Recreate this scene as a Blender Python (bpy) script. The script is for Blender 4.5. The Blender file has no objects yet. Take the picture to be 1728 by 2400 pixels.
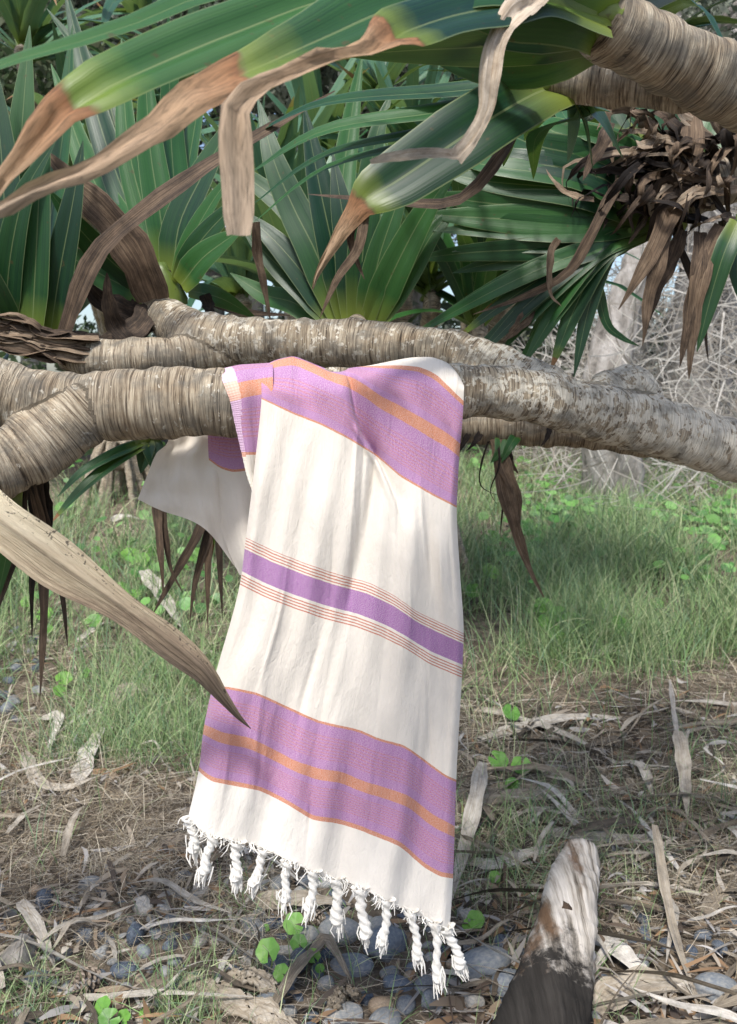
import bpy, bmesh, math, random
import numpy as np
from mathutils import Vector, Matrix
R = math.radians
rnd = random.Random(7)
rng = np.random.default_rng(11)
C = bpy.context.scene.collection
sc = bpy.context.scene

# ------------------------------------------------------------------ camera
F = 1997.0            # focal length in photograph pixels (1728 x 2400)
PITCH = R(8.0)
CAMZ = 1.30
cam_d = bpy.data.cameras.new('camera')
cam = bpy.data.objects.new('camera', cam_d); C.objects.link(cam)
cam.location = (0, 0, CAMZ)
cam.rotation_euler = (R(90) - PITCH, 0, 0)
cam_d.sensor_fit = 'VERTICAL'; cam_d.sensor_height = 24.0
cam_d.lens = 24.0 * F / 2400.0
cam_d.clip_start = 0.02; cam_d.clip_end = 600
cam_d.dof.use_dof = True; cam_d.dof.focus_distance = 1.47
cam_d.dof.aperture_fstop = cam_d.lens / 3.6
sc.camera = cam
# ------------------------------------------------------------------ light
SUN_EL, SUN_AZ = R(58), R(200)      # azimuth from +Y, clockwise: behind the camera, to its left
world = bpy.data.worlds.new('World'); sc.world = world; world.use_nodes = True
wn = world.node_tree.nodes; wl = world.node_tree.links
bg = wn['Background']
sky = wn.new('ShaderNodeTexSky'); sky.sky_type = 'NISHITA'; sky.sun_disc = False
sky.sun_elevation = SUN_EL; sky.sun_rotation = SUN_AZ
sky.air_density = 1.0; sky.dust_density = 2.5; sky.ozone_density = 1.0
wl.new(sky.outputs[0], bg.inputs[0]); bg.inputs[1].default_value = 0.13
sun_d = bpy.data.lights.new('sun', 'SUN'); sun_d.energy = 2.5; sun_d.angle = R(8)
sun_d.color = (1.0, 0.965, 0.91)
sun = bpy.data.objects.new('sun', sun_d); C.objects.link(sun)
sdir = Vector((math.sin(SUN_AZ)*math.cos(SUN_EL), math.cos(SUN_AZ)*math.cos(SUN_EL), math.sin(SUN_EL)))
sun.rotation_euler = sdir.to_track_quat('Z', 'Y').to_euler()
sun.location = sdir*20
sc.view_settings.view_transform = 'Standard'; sc.view_settings.look = 'None'
sc.view_settings.exposure = 0.85; sc.view_settings.gamma = 1.0
sc.cycles.max_bounces = 6; sc.cycles.transparent_max_bounces = 6
sc.cycles.use_denoising = True

# ------------------------------------------------------------------ pixel helpers
cp, sp = math.cos(PITCH), math.sin(PITCH)
def ray(x, y):
    a = (x-864)/F; b = -(y-1200)/F
    return Vector((a, b*sp + cp, b*cp - sp))
def W(x, y, d):
    """world point seen at photo pixel x,y at forward distance d (metres along +Y)"""
    r = ray(x, y); t = d/r.y
    return Vector((0, 0, CAMZ)) + r*t
def smooth(a, b, x):
    t = np.clip((np.asarray(x, float)-a)/(b-a), 0, 1); return t*t*(3-2*t)
def gz(x, y):
    """ground height: stony flat by the towel rising to a grassy bank"""
    x = np.asarray(x, float); y = np.asarray(y, float)
    z = 0.09*np.clip(y-2.8, 0, 9)*smooth(2.6, 4.2, y)
    z = z + 0.025*np.sin(x*2.3+1)*np.sin(y*1.9) + 0.012*np.sin(x*6.1+2*y) + 0.008*np.sin(9*y-4*x)
    return z
def G(x, y, lift=0.0):
    r = ray(x, y); t = 0.8
    o = Vector((0, 0, CAMZ))
    for i in range(4000):
        p = o + r*t
        if p.z <= float(gz(p.x, p.y)) + lift: return p
        t += 0.004 if t < 6 else 0.02
        if t > 60: break
    return p
def proj(P):
    """world points (N,3) -> photo pixels"""
    P = np.asarray(P, float)
    x = P[..., 0]; y = P[..., 1]; z = P[..., 2]-CAMZ
    fw = y*cp - z*sp; up = y*sp + z*cp
    return 864 + F*x/fw, 1200 - F*up/fw

# ------------------------------------------------------------------ materials
def new_mat(name):
    m = bpy.data.materials.new(name); m.use_nodes = True
    nt = m.node_tree; n = nt.nodes; l = nt.links
    return m, nt, n, l, n['Principled BSDF']
def ramp(n, stops, mode='LINEAR'):
    r = n.new('ShaderNodeValToRGB'); cr = r.color_ramp; cr.interpolation = mode
    while len(cr.elements) < len(stops): cr.elements.new(0.5)
    for e, (p, c) in zip(cr.elements, stops):
        e.position = p; e.color = (c[0], c[1], c[2], 1) if not isinstance(c, (int, float)) else (c, c, c, 1)
    return r
def math_(n, l, op, a, b=None, clamp=False):
    m = n.new('ShaderNodeMath'); m.operation = op; m.use_clamp = clamp
    for i, v in enumerate((a, b)):
        if v is None: continue
        if isinstance(v, (int, float)): m.inputs[i].default_value = v
        else: l.new(v, m.inputs[i])
    return m.outputs[0]
def mix(n, l, fac, a, b, blend='MIX'):
    m = n.new('ShaderNodeMix'); m.data_type = 'RGBA'; m.blend_type = blend
    ins = {'f': m.inputs[0], 'a': m.inputs[6], 'b': m.inputs[7]}
    for k, v in (('f', fac), ('a', a), ('b', b)):
        if isinstance(v, (int, float)): ins[k].default_value = v
        elif isinstance(v, tuple): ins[k].default_value = (*v, 1)
        else: l.new(v, ins[k])
    return m.outputs[2]
def noise(n, l, vec, scale, detail=3, rough=0.55, dist=0.0):
    t = n.new('ShaderNodeTexNoise'); t.inputs['Scale'].default_value = scale
    t.inputs['Detail'].default_value = detail; t.inputs['Roughness'].default_value = rough
    t.inputs['Distortion'].default_value = dist
    if vec is not None: l.new(vec, t.inputs['Vector'])
    return t
def mapping(n, l, vec, scale):
    m = n.new('ShaderNodeMapping'); m.inputs['Scale'].default_value = scale
    l.new(vec, m.inputs['Vector']); return m.outputs[0]
def bump(n, l, h, strength, dist, prev=None):
    b = n.new('ShaderNodeBump'); b.inputs['Strength'].default_value = strength
    b.inputs['Distance'].default_value = dist; l.new(h, b.inputs['Height'])
    if prev is not None: l.new(prev, b.inputs['Normal'])
    return b.outputs[0]

def oattr(n, name):
    a = n.new('ShaderNodeAttribute'); a.attribute_type = 'OBJECT'; a.attribute_name = name
    return a.outputs['Fac']

def mat_leaf(name, c_dark, c_light, trans=0.14, rough=0.36):
    m, nt, n, l, b = new_mat(name)
    uv = n.new('ShaderNodeUVMap').outputs[0]
    sep = n.new('ShaderNodeSeparateXYZ'); l.new(uv, sep.inputs[0]); u, v = sep.outputs[0], sep.outputs[1]
    oi = n.new('ShaderNodeObjectInfo'); rn = oi.outputs['Random']
    tc = n.new('ShaderNodeTexCoord').outputs['Object']
    fib = noise(n, l, mapping(n, l, uv, (26, 1.2, 1)), 1.0, 3).outputs[0]
    big = noise(n, l, tc, 6, 3).outputs[0]
    f = math_(n, l, 'ADD', math_(n, l, 'MULTIPLY', fib, 0.55), math_(n, l, 'MULTIPLY', big, 0.45))
    f = math_(n, l, 'ADD', f, math_(n, l, 'MULTIPLY', math_(n, l, 'SUBTRACT', rn, 0.5), 0.5))
    col = ramp(n, [(0.25, c_dark), (0.75, c_light)]); l.new(f, col.inputs[0])
    # yellow-green sheathing base
    base = math_(n, l, 'SUBTRACT', 1.0, math_(n, l, 'DIVIDE', v, 0.20), clamp=True)
    c1 = mix(n, l, math_(n, l, 'MULTIPLY', base, 0.85), col.outputs[0], (0.20, 0.25, 0.04))
    # midrib and pale toothed margins
    au = math_(n, l, 'ABSOLUTE', math_(n, l, 'SUBTRACT', u, 0.5))
    rib = math_(n, l, 'LESS_THAN', au, 0.018)
    edge = math_(n, l, 'GREATER_THAN', au, 0.478)
    c1 = mix(n, l, math_(n, l, 'MULTIPLY', math_(n, l, 'ADD', rib, edge, clamp=True), 0.45), c1, (0.22, 0.27, 0.12))
    # rust specks
    sp_ = noise(n, l, tc, 70, 2).outputs[0]
    spk = ramp(n, [(0.68, 0.0), (0.74, 1.0)]); l.new(sp_, spk.inputs[0])
    c1 = mix(n, l, math_(n, l, 'MULTIPLY', spk.outputs[0], 0.6), c1, (0.07, 0.05, 0.02))
    # withered brown end beyond obj['tip']
    tip = oattr(n, 'tip')
    wob = noise(n, l, tc, 25, 3).outputs[0]
    k = math_(n, l, 'ADD', math_(n, l, 'SUBTRACT', v, tip), math_(n, l, 'MULTIPLY', math_(n, l, 'SUBTRACT', wob, 0.5), 0.06))
    kk = ramp(n, [(0.0, 0.0), (0.012, 1.0)]); l.new(k, kk.inputs[0])
    rim = ramp(n, [(0.0, (0.15, 0.045, 0.022)), (0.02, (0.27, 0.13, 0.06)), (0.10, (0.34, 0.22, 0.13)), (0.3, (0.38, 0.28, 0.195)), (0.6, (0.50, 0.41, 0.33))]); l.new(k, rim.inputs[0])
    dcol = mix(n, l, 1.0, rim.outputs[0], ramp_of(n, l, noise(n, l, mapping(n, l, uv, (9, 24, 1)), 1.0, 6, .65, .8).outputs[0], [(0.32, 0.35), (0.5, .9), (0.7, 1.3)]), 'MULTIPLY')
    c1 = mix(n, l, kk.outputs[0], c1, dcol)
    # yellowing band just before it
    yb = ramp(n, [(0.0, 0.0), (0.06, 1.0)]); l.new(math_(n, l, 'ADD', k, 0.07), yb.inputs[0])
    c1 = mix(n, l, math_(n, l, 'MULTIPLY', math_(n, l, 'SUBTRACT', yb.outputs[0], kk.outputs[0], clamp=True), 0.55), c1, (0.20, 0.26, 0.03))
    l.new(c1, b.inputs['Base Color'])
    rr = math_(n, l, 'ADD', rough, math_(n, l, 'MULTIPLY', kk.outputs[0], 0.4)); l.new(rr, b.inputs['Roughness'])
    vein = noise(n, l, mapping(n, l, uv, (60, 0.6, 1)), 1.0, 2).outputs[0]
    nb = bump(n, l, vein, 0.25, 0.002)
    l.new(nb, b.inputs['Normal'])
    b.inputs['Specular IOR Level'].default_value = 0.38
    tr = n.new('ShaderNodeBsdfTranslucent'); l.new(mix(n, l, 0.5, c1, (0.25, 0.36, 0.04), 'MIX'), tr.inputs[0])
    ms = n.new('ShaderNodeMixShader'); ms.inputs[0].default_value = trans
    l.new(b.outputs[0], ms.inputs[1]); l.new(tr.outputs[0], ms.inputs[2])
    l.new(ms.outputs[0], n['Material Output'].inputs[0])
    return m
def ramp_of(n, l, v, stops, mode='LINEAR'):
    r = ramp(n, stops, mode); l.new(v, r.inputs[0]); return r.outputs[0]

def mat_dead(name, stops):
    """dried leaf: obj['tone'] 0..1 picks a place on the ramp"""
    m, nt, n, l, b = new_mat(name)
    uv = n.new('ShaderNodeUVMap').outputs[0]
    tc = n.new('ShaderNodeTexCoord').outputs['Object']
    oi = n.new('ShaderNodeObjectInfo'); rn = oi.outputs['Random']
    tone = oattr(n, 'tone')
    fib = noise(n, l, mapping(n, l, uv, (18, 2.0, 1)), 1.0, 5, 0.65).outputs[0]
    f = math_(n, l, 'ADD', tone, math_(n, l, 'MULTIPLY', math_(n, l, 'SUBTRACT', fib, 0.5), 0.85))
    f = math_(n, l, 'ADD', f, math_(n, l, 'MULTIPLY', math_(n, l, 'SUBTRACT', noise(n, l, mapping(n, l, uv, (3, 7, 1)), 1.0, 3).outputs[0], 0.5), 0.5))
    f = math_(n, l, 'ADD', f, math_(n, l, 'MULTIPLY', math_(n, l, 'SUBTRACT', rn, 0.5), 0.16))
    c = ramp_of(n, l, f, stops)
    blot = ramp_of(n, l, noise(n, l, tc, 22, 5, 0.7).outputs[0], [(0.33, 0.45), (0.55, 1.0), (0.8, 1.15)])
    c = mix(n, l, 0.8, c, blot, 'MULTIPLY')
    l.new(c, b.inputs['Base Color']); b.inputs['Roughness'].default_value = 0.72
    b.inputs['Specular IOR Level'].default_value = 0.25
    nb = bump(n, l, fib, 0.7, 0.004)
    l.new(bump(n, l, noise(n, l, tc, 60, 4).outputs[0], 0.25, 0.003, nb), b.inputs['Normal'])
    return m

def mat_bark():
    m, nt, n, l, b = new_mat('ring_scarred_bark')
    a = n.new('ShaderNodeAttribute'); a.attribute_name = 'bark_co'; co = a.outputs['Vector']
    li = n.new('ShaderNodeAttribute'); li.attribute_name = 'lichen'; lf = li.outputs['Fac']
    warp = noise(n, l, mapping(n, l, co, (1.2, 1.2, 30)), 1.0, 2)
    rings = noise(n, l, mapping(n, l, co, (0.5, 0.5, 240)), 1.0, 4, 0.65, 0.25).outputs[0]
    rings2 = noise(n, l, mapping(n, l, co, (1.2, 1.2, 520)), 1.0, 3, 0.6, 0.1).outputs[0]
    big = noise(n, l, mapping(n, l, co, (1.0, 1.0, 14)), 1.0, 4).outputs[0]
    f = math_(n, l, 'ADD', math_(n, l, 'MULTIPLY', rings, 0.6), math_(n, l, 'MULTIPLY', rings2, 0.4))
    col = ramp_of(n, l, f, [(0.35, (0.035, 0.028, 0.022)), (0.42, (0.17, 0.138, 0.105)), (0.49, (0.33, 0.28, 0.215)), (0.62, (0.53, 0.475, 0.385))])
    tint = ramp_of(n, l, big, [(0.3, (0.75, 0.66, 0.55)), (0.5, (1, 0.97, 0.9)), (0.75, (1.12, 1.1, 1.06))])
    col = mix(n, l, 0.85, col, tint, 'MULTIPLY')
    # crusty pale lichen flecks, stretched round the stem
    lv = mapping(n, l, co, (2.2, 2.2, 55))
    ln = noise(n, l, lv, 1.0, 5, 0.62, 0.4).outputs[0]
    ln2 = noise(n, l, mapping(n, l, co, (5, 5, 150)), 1.0, 3, 0.6).outputs[0]
    lsum = math_(n, l, 'ADD', math_(n, l, 'MULTIPLY', ln, 0.62), math_(n, l, 'MULTIPLY', ln2, 0.38))
    lsum = math_(n, l, 'ADD', lsum, math_(n, l, 'MULTIPLY', math_(n, l, 'SUBTRACT', lf, 0.5), 0.26))
    lm = ramp_of(n, l, lsum, [(0.56, 0.0), (0.59, 1.0)])
    lcol = ramp_of(n, l, rings2, [(0.3, (0.42, 0.37, 0.29)), (0.5, (0.64, 0.59, 0.49)), (0.7, (0.76, 0.72, 0.62))])
    col = mix(n, l, math_(n, l, 'MULTIPLY', lm, 0.9), col, lcol)
    # grey algae on some areas
    gr = ramp_of(n, l, noise(n, l, mapping(n, l, co, (1.5, 1.5, 20)), 1.0, 4).outputs[0], [(0.46, 0.0), (0.64, 0.6)])
    col = mix(n, l, gr, col, (0.13, 0.125, 0.11))
    l.new(col, b.inputs['Base Color']); b.inputs['Roughness'].default_value = 0.85
    b.inputs['Specular IOR Level'].default_value = 0.2
    nb = bump(n, l, f, 0.9, 0.011)
    nb = bump(n, l, lm, 0.45, 0.004, nb)
    l.new(nb, b.inputs['Normal'])
    return m

def mat_simple(name, stops, scale=8, detail=5, rough=0.8, bmp=0.4, bdist=0.01, rand=0.0, coord='Object', spec=0.3, trans=0.0, stretch=None):
    m, nt, n, l, b = new_mat(name)
    tc = n.new('ShaderNodeTexCoord').outputs[coord]
    if stretch: tc = mapping(n, l, tc, stretch)
    f = noise(n, l, tc, scale, detail, 0.62).outputs[0]
    g = f
    if rand:
        rn = n.new('ShaderNodeObjectInfo').outputs['Random']
        g = math_(n, l, 'ADD', f, math_(n, l, 'MULTIPLY', math_(n, l, 'SUBTRACT', rn, 0.5), rand))
    c = ramp_of(n, l, g, stops)
    l.new(c, b.inputs['Base Color']); b.inputs['Roughness'].default_value = rough
    b.inputs['Specular IOR Level'].default_value = spec
    if bmp: l.new(bump(n, l, f, bmp, bdist), b.inputs['Normal'])
    if trans:
        tr = n.new('ShaderNodeBsdfTranslucent'); l.new(c, tr.inputs[0])
        ms = n.new('ShaderNodeMixShader'); ms.inputs[0].default_value = trans
        l.new(b.outputs[0], ms.inputs[1]); l.new(tr.outputs[0], ms.inputs[2])
        l.new(ms.outputs[0], n['Material Output'].inputs[0])
    return m

def mat_vcol(name, rough=0.7, trans=0.25, spec=0.3):
    """colour from the per-blade attribute 'tint' (each blade's own real colour)"""
    m, nt, n, l, b = new_mat(name)
    a = n.new('ShaderNodeAttribute'); a.attribute_name = 'tint'
    l.new(a.outputs['Color'], b.inputs['Base Color']); b.inputs['Roughness'].default_value = rough
    b.inputs['Specular IOR Level'].default_value = spec
    if trans:
        tr = n.new('ShaderNodeBsdfTranslucent'); l.new(a.outputs['Color'], tr.inputs[0])
        ms = n.new('ShaderNodeMixShader'); ms.inputs[0].default_value = trans
        l.new(b.outputs[0], ms.inputs[1]); l.new(tr.outputs[0], ms.inputs[2])
        l.new(ms.outputs[0], n['Material Output'].inputs[0])
    return m

ORANGE = (0.56, 0.20, 0.085); LILAC = (0.385, 0.165, 0.385); CREAM = (0.78, 0.73, 0.63)
PLUM = (0.33, 0.13, 0.36)
def mat_towel():
    m, nt, n, l, b = new_mat('woven_striped_cotton')
    uv = n.new('ShaderNodeUVMap').outputs[0]
    sep = n.new('ShaderNodeSeparateXYZ'); l.new(uv, sep.inputs[0]); u, v0 = sep.outputs[0], sep.outputs[1]
    # slight irregularity of the weave
    jit = noise(n, l, mapping(n, l, uv, (60, 60, 1)), 1.0, 2).outputs[0]
    v = math_(n, l, 'ADD', v0, math_(n, l, 'MULTIPLY', math_(n, l, 'SUBTRACT', jit, 0.5), 0.0016))
    T0, T1 = -0.25, 0.75
    f = math_(n, l, 'DIVIDE', math_(n, l, 'SUBTRACT', v, T0), T1-T0)
    P = lambda t: (t-T0)/(T1-T0)
    def band(a):
        return [(P(a), ORANGE), (P(a+.007), LILAC), (P(a+.076), ORANGE), (P(a+.094), LILAC), (P(a+.163), ORANGE)]
    col = ramp_of(n, l, f, [(0.0, CREAM)] + band(-0.17) + [(P(0.0), CREAM), (P(0.246), PLUM), (P(0.285), CREAM)] + band(0.465) + [(P(0.635), (0.83, 0.79, 0.70))], 'CONSTANT')
    # thin lines: strong in the narrow band, faint in the broad ones
    msk = ramp_of(n, l, f, [(0, 0.0), (P(-.150), .45), (P(-.112), 0.), (P(-.060), .45), (P(-.022), 0.0), (P(.2255), 1.), (P(.2445), 0.), (P(.2865), 1.), (P(.3055), 0.),
                            (P(.487), .45), (P(.525), 0.), (P(.573), .45), (P(.611), 0.0)], 'CONSTANT')
    w = math_(n, l, 'SINE', math_(n, l, 'MULTIPLY', math_(n, l, 'SUBTRACT', v, 0.2255), 2*math.pi/0.0050))
    ln = math_(n, l, 'GREATER_THAN', w, 0.25)
    col = mix(n, l, math_(n, l, 'MULTIPLY', ln, msk), col, (0.50, 0.13, 0.055))
    # heathered threads
    th = noise(n, l, mapping(n, l, uv, (420, 1100, 1)), 1.0, 2, 0.6).outputs[0]
    tw = n.new('ShaderNodeTexWave'); tw.wave_type = 'BANDS'; tw.bands_direction = 'DIAGONAL'
    tw.inputs['Scale'].default_value = 1.0; tw.inputs['Distortion'].default_value = 2.5; tw.inputs['Detail'].default_value = 2
    l.new(mapping(n, l, uv, (90, 90, 1)), tw.inputs['Vector'])
    hs = math_(n, l, 'ADD', math_(n, l, 'MULTIPLY', th, 0.9), math_(n, l, 'MULTIPLY', tw.outputs[0], 0.10))
    hm = ramp_of(n, l, th, [(0.40, 0.0), (0.70, 0.5)])
    col = mix(n, l, hm, col, (0.80, 0.70, 0.72))
    blot = ramp_of(n, l, noise(n, l, mapping(n, l, uv, (14, 14, 1)), 1.0, 4).outputs[0], [(0.3, 0.93), (0.7, 1.04)])
    col = mix(n, l, 1.0, col, blot, 'MULTIPLY')
    l.new(col, b.inputs['Base Color']); b.inputs['Roughness'].default_value = 0.92
    b.inputs['Specular IOR Level'].default_value = 0.12
    b.inputs['Sheen Weight'].default_value = 0.15
    wr = noise(n, l, mapping(n, l, uv, (55, 13, 1)), 1.0, 4, 0.6, 0.6).outputs[0]
    nb = bump(n, l, wr, 0.4, 0.007)
    nb = bump(n, l, noise(n, l, mapping(n, l, uv, (110, 60, 1)), 1.0, 4, .6, 1.0).outputs[0], .3, .004, nb)
    nb = bump(n, l, hs, 0.35, 0.0012, nb)
    l.new(nb, b.inputs['Normal'])
    tr = n.new('ShaderNodeBsdfTranslucent'); l.new(col, tr.inputs[0])
    ms = n.new('ShaderNodeMixShader'); ms.inputs[0].default_value = 0.12
    l.new(b.outputs[0], ms.inputs[1]); l.new(tr.outputs[0], ms.inputs[2])
    l.new(ms.outputs[0], n['Material Output'].inputs[0])
    return m

M = {}
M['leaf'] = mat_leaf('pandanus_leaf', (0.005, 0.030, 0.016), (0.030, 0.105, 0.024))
M['leaf_lit'] = mat_leaf('skylit_pandanus_leaf', (0.035, 0.10, 0.065), (0.12, 0.24, 0.14), trans=0.28, rough=0.30)  # paler copy of the leaf green: reflected sky light put into the colour
M['dead'] = mat_dead('dried_leaf', [(0.0, (0.016, 0.012, 0.010)), (0.22, (0.060, 0.042, 0.030)), (0.42, (0.17, 0.118, 0.078)), (0.6, (0.32, 0.24, 0.165)), (0.78, (0.46, 0.38, 0.29)), (1.0, (0.62, 0.55, 0.46))])
M['litter'] = mat_dead('weathered_leaf_litter', [(0.0, (0.04, 0.032, 0.025)), (0.3, (0.14, 0.115, 0.085)), (0.5, (0.28, 0.235, 0.175)), (0.75, (0.42, 0.38, 0.32)), (1.0, (0.62, 0.59, 0.54))])
M['bark'] = mat_bark()
M['towel'] = mat_towel()
M['grass'] = mat_vcol('grass_blades', trans=0.3)
M['round'] = mat_vcol('round_leaves', rough=0.45, trans=0.25, spec=0.4)
M['foliage'] = mat_vcol('tree_foliage', trans=0.3)
M['fringe'] = mat_simple('white_cotton_yarn', [(0.3, (0.74, 0.71, 0.65)), (0.7, (0.86, 0.84, 0.79))], 120, 3, 0.95, 0.5, 0.002, spec=0.1, trans=0.1)
M['soil'] = mat_simple('dark_littered_soil', [(0.25, (0.035, 0.027, 0.02)), (0.45, (0.10, 0.08, 0.058)), (0.6, (0.19, 0.155, 0.115)), (0.8, (0.30, 0.25, 0.19))], 16, 9, 0.95, 0.9, 0.03)

# ------------------------------------------------------------------ mesh helpers
def mesh_obj(name, verts, faces, mat, parent=None, uv=None, smooth_=True, attrs=None):
    me = bpy.data.meshes.new(name)
    verts = np.asarray(verts, np.float32); 
    if isinstance(faces, np.ndarray):
        k = faces.shape[1]; nf = len(faces)
        me.vertices.add(len(verts)); me.vertices.foreach_set('co', verts.ravel())
        me.loops.add(nf*k); me.loops.foreach_set('vertex_index', faces.astype(np.int32).ravel())
        me.polygons.add(nf); me.polygons.foreach_set('loop_start', np.arange(0, nf*k, k, dtype=np.int32))
        me.polygons.foreach_set('loop_total', np.full(nf, k, np.int32))
        me.update(calc_edges=True)
    else:
        me.from_pydata([tuple(v) for v in verts.tolist()], [], faces)
    if uv is not None:
        uvl = me.uv_layers.new(name='UVMap')
        li = np.empty(len(me.loops), np.int32); me.loops.foreach_get('vertex_index', li)
        uvl.data.foreach_set('uv', np.asarray(uv, np.float32)[li].ravel())
    if attrs:
        for k, (typ, dat) in attrs.items():
            at = me.attributes.new(k, typ, 'POINT')
            key = {'FLOAT': 'value', 'FLOAT_VECTOR': 'vector', 'FLOAT_COLOR': 'color'}[typ]
            at.data.foreach_set(key, np.asarray(dat, np.float32).ravel())
    if smooth_: me.polygons.foreach_set('use_smooth', np.ones(len(me.polygons), bool))
    me.materials.append(mat); me.validate()
    o = bpy.data.objects.new(name, me); C.objects.link(o)
    if parent is not None: o.parent = parent
    return o
def empty(name, loc=(0, 0, 0)):
    o = bpy.data.objects.new(name, None); C.objects.link(o); o.location = loc; o.empty_display_size = 0.05; return o
def tag(o, label, cat, group=None):
    o['label'] = label; o['category'] = cat
    if group: o['group'] = group
    return o
def grid_faces(nu, nv):
    i = np.arange(nv-1)[:, None]*nu + np.arange(nu-1)[None, :]
    return np.stack([i, i+1, i+1+nu, i+nu], -1).reshape(-1, 4)
def catmull(P, n):
    """centripetal-free Catmull-Rom resample of control points to n points, roughly even"""
    P = np.asarray(P, float)
    if len(P) == 2:
        t = np.linspace(0, 1, n)[:, None]; return P[0]*(1-t)+P[1]*t
    Q = np.vstack([2*P[0]-P[1], P, 2*P[-1]-P[-2]])
    out = []
    for i in range(1, len(Q)-2):
        t = np.linspace(0, 1, 24, endpoint=False)[:, None]
        a, b_, c, d = Q[i-1], Q[i], Q[i+1], Q[i+2]
        out.append(0.5*((2*b_) + (-a+c)*t + (2*a-5*b_+4*c-d)*t**2 + (-a+3*b_-3*c+d)*t**3))
    out = np.vstack(out + [P[-1:]])
    s = np.concatenate([[0], np.cumsum(np.linalg.norm(np.diff(out, axis=0), axis=1))])
    q = np.linspace(0, s[-1], n)
    return np.stack([np.interp(q, s, out[:, k]) for k in range(3)], 1)
def norm(v): return v/np.maximum(np.linalg.norm(v, axis=-1, keepdims=True), 1e-9)

def strap(pts, w, hint=(0, -0.8, 0.6), fold=0.22, wprof=None, n=16, twist=0.0, wav=0.0, seed=0, cross=5, crumple=None):
    """verts, faces, uv of a long keeled strap leaf along pts (world points)"""
    P = catmull(pts, n); T = norm(np.gradient(P, axis=0)); v = np.linspace(0, 1, n)
    h = np.asarray(hint, float); S = norm(np.cross(T, h)); N = np.cross(S, T)
    if twist:
        a = (twist*v)[:, None]; S, N = S*np.cos(a)+N*np.sin(a), N*np.cos(a)-S*np.sin(a)
    if wprof is None: wp = np.minimum(0.72+1.4*v, 1.0)*np.clip(1-v**2.6, 0.02, 1)**0.9
    else: wp = np.interp(v, [a for a, _ in wprof], [b for _, b in wprof])
    ww = w*wp
    if wav:
        g = np.random.default_rng(seed); ph = g.uniform(0, 6, 3)
        P = P + N*(wav*np.sin(v*17+ph[0])*0.5 + wav*np.sin(v*9+ph[1]))[:, None]
        ww = ww*(1+0.12*np.sin(v*21+ph[2]))
    c = np.linspace(-1, 1, cross); CR = 0
    if crumple is not None:      # (start, amplitude): shrivelled ridges and puckers along the withered end
        g = np.random.default_rng(seed+1); amp = crumple[1]*smooth(crumple[0]-.02, crumple[0]+.05, v)
        CR = amp[:, None]*(np.sin(c[None, :]*4.2+g.uniform(0, 6)+3*v[:, None])*1.0+.7*np.sin(v[:, None]*70+3*c[None, :]+g.uniform(0, 6))*np.cos(c[None, :]*3)+g.normal(0, .35, (n, cross)))
    prof = np.where(np.abs(c) < 0.6, np.abs(c), 0.6-(np.abs(c)-0.6)*0.5)*fold
    V = P[:, None, :] + S[:, None, :]*(c[None, :, None]*ww[:, None, None]/2) + N[:, None, :]*(prof[None, :, None]*ww[:, None, None]+(CR[..., None] if crumple is not None else 0))
    UV = np.stack(np.broadcast_arrays((c*0.5+0.5)[None, :], v[:, None]), -1)
    return V.reshape(-1, 3), grid_faces(cross, n), UV.reshape(-1, 2)

def leaf(parent, pts, w, kind='leaf', tip=2.0, tone=0.4, name=None, **kw):
    """pts: list of (x, y, d) photo pixel + forward distance"""
    P = [W(*p) if not isinstance(p, Vector) else p for p in pts]
    V, Fc, UV = strap([tuple(p) for p in P], w, seed=rnd.randrange(9999), **kw)
    o = mesh_obj(name or ('dead_leaf' if kind == 'dead' else 'leaf'), V, Fc, M[kind], parent, UV)
    if kind == 'dead': o['tone'] = tone
    else: o['tip'] = tip
    return o

def tube(path, radii, nseg=20, n=None, closed=True):
    n = n or len(path)*6
    P = catmull(path, n); rr = np.interp(np.linspace(0, 1, n), np.linspace(0, 1, len(radii)), radii)
    T = norm(np.gradient(P, axis=0)); ref = np.array([0.0, 0, 1]) if abs(T[0][2]) < 0.9 else np.array([1.0, 0, 0])
    A = norm(np.cross(T[0], ref)); fr = []
    for t in T:
        A = A - t*np.dot(A, t); A = A/np.linalg.norm(A); fr.append((A.copy(), np.cross(t, A)))
    th = np.linspace(0, 2*np.pi, nseg, endpoint=False)
    V = np.concatenate([P[i] + rr[i]*(np.cos(th)[:, None]*fr[i][0] + np.sin(th)[:, None]*fr[i][1]) for i in range(n)])
    faces = []
    for i in range(n-1):
        for j in range(nseg):
            k = (j+1) % nseg; faces.append((i*nseg+j, i*nseg+k, (i+1)*nseg+k, (i+1)*nseg+j))
    faces.append(tuple(range(nseg-1, -1, -1))); faces.append(tuple(range((n-1)*nseg, n*nseg)))
    return V, faces, (P, rr, np.array([f[0] for f in fr]), np.array([f[1] for f in fr]))

# ================================================================== SETTING: ground
def build_ground():
    # dense near the towel, coarse out to the horizon
    xs = np.concatenate([np.linspace(-250, -8, 22), np.linspace(-7.5, -2.2, 40), np.linspace(-2.1, 2.1, 170), np.linspace(2.2, 7.5, 40), np.linspace(8, 250, 22)])
    ys = np.concatenate([np.linspace(-200, -3, 16), np.linspace(-2.5, 1.2, 20), np.linspace(1.25, 4.5, 150), np.linspace(4.6, 14, 90), np.linspace(15, 400, 40)])
    X, Y = np.meshgrid(xs, ys)
    Z = gz(X, Y)
    near = np.exp(-((Y-2.5)/3)**2)
    Z = Z + near*0.006*(np.sin(X*31+3*np.sin(Y*17))+np.sin(Y*37+2*np.sin(X*23)))
    V = np.stack([X, Y, Z], -1).reshape(-1, 3)
    o = mesh_obj('ground', V, grid_faces(len(xs), len(ys)), M['soil'])
    o['kind'] = 'structure'; o['label'] = 'dark stony soil rising to a grassy bank'
    return o
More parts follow.
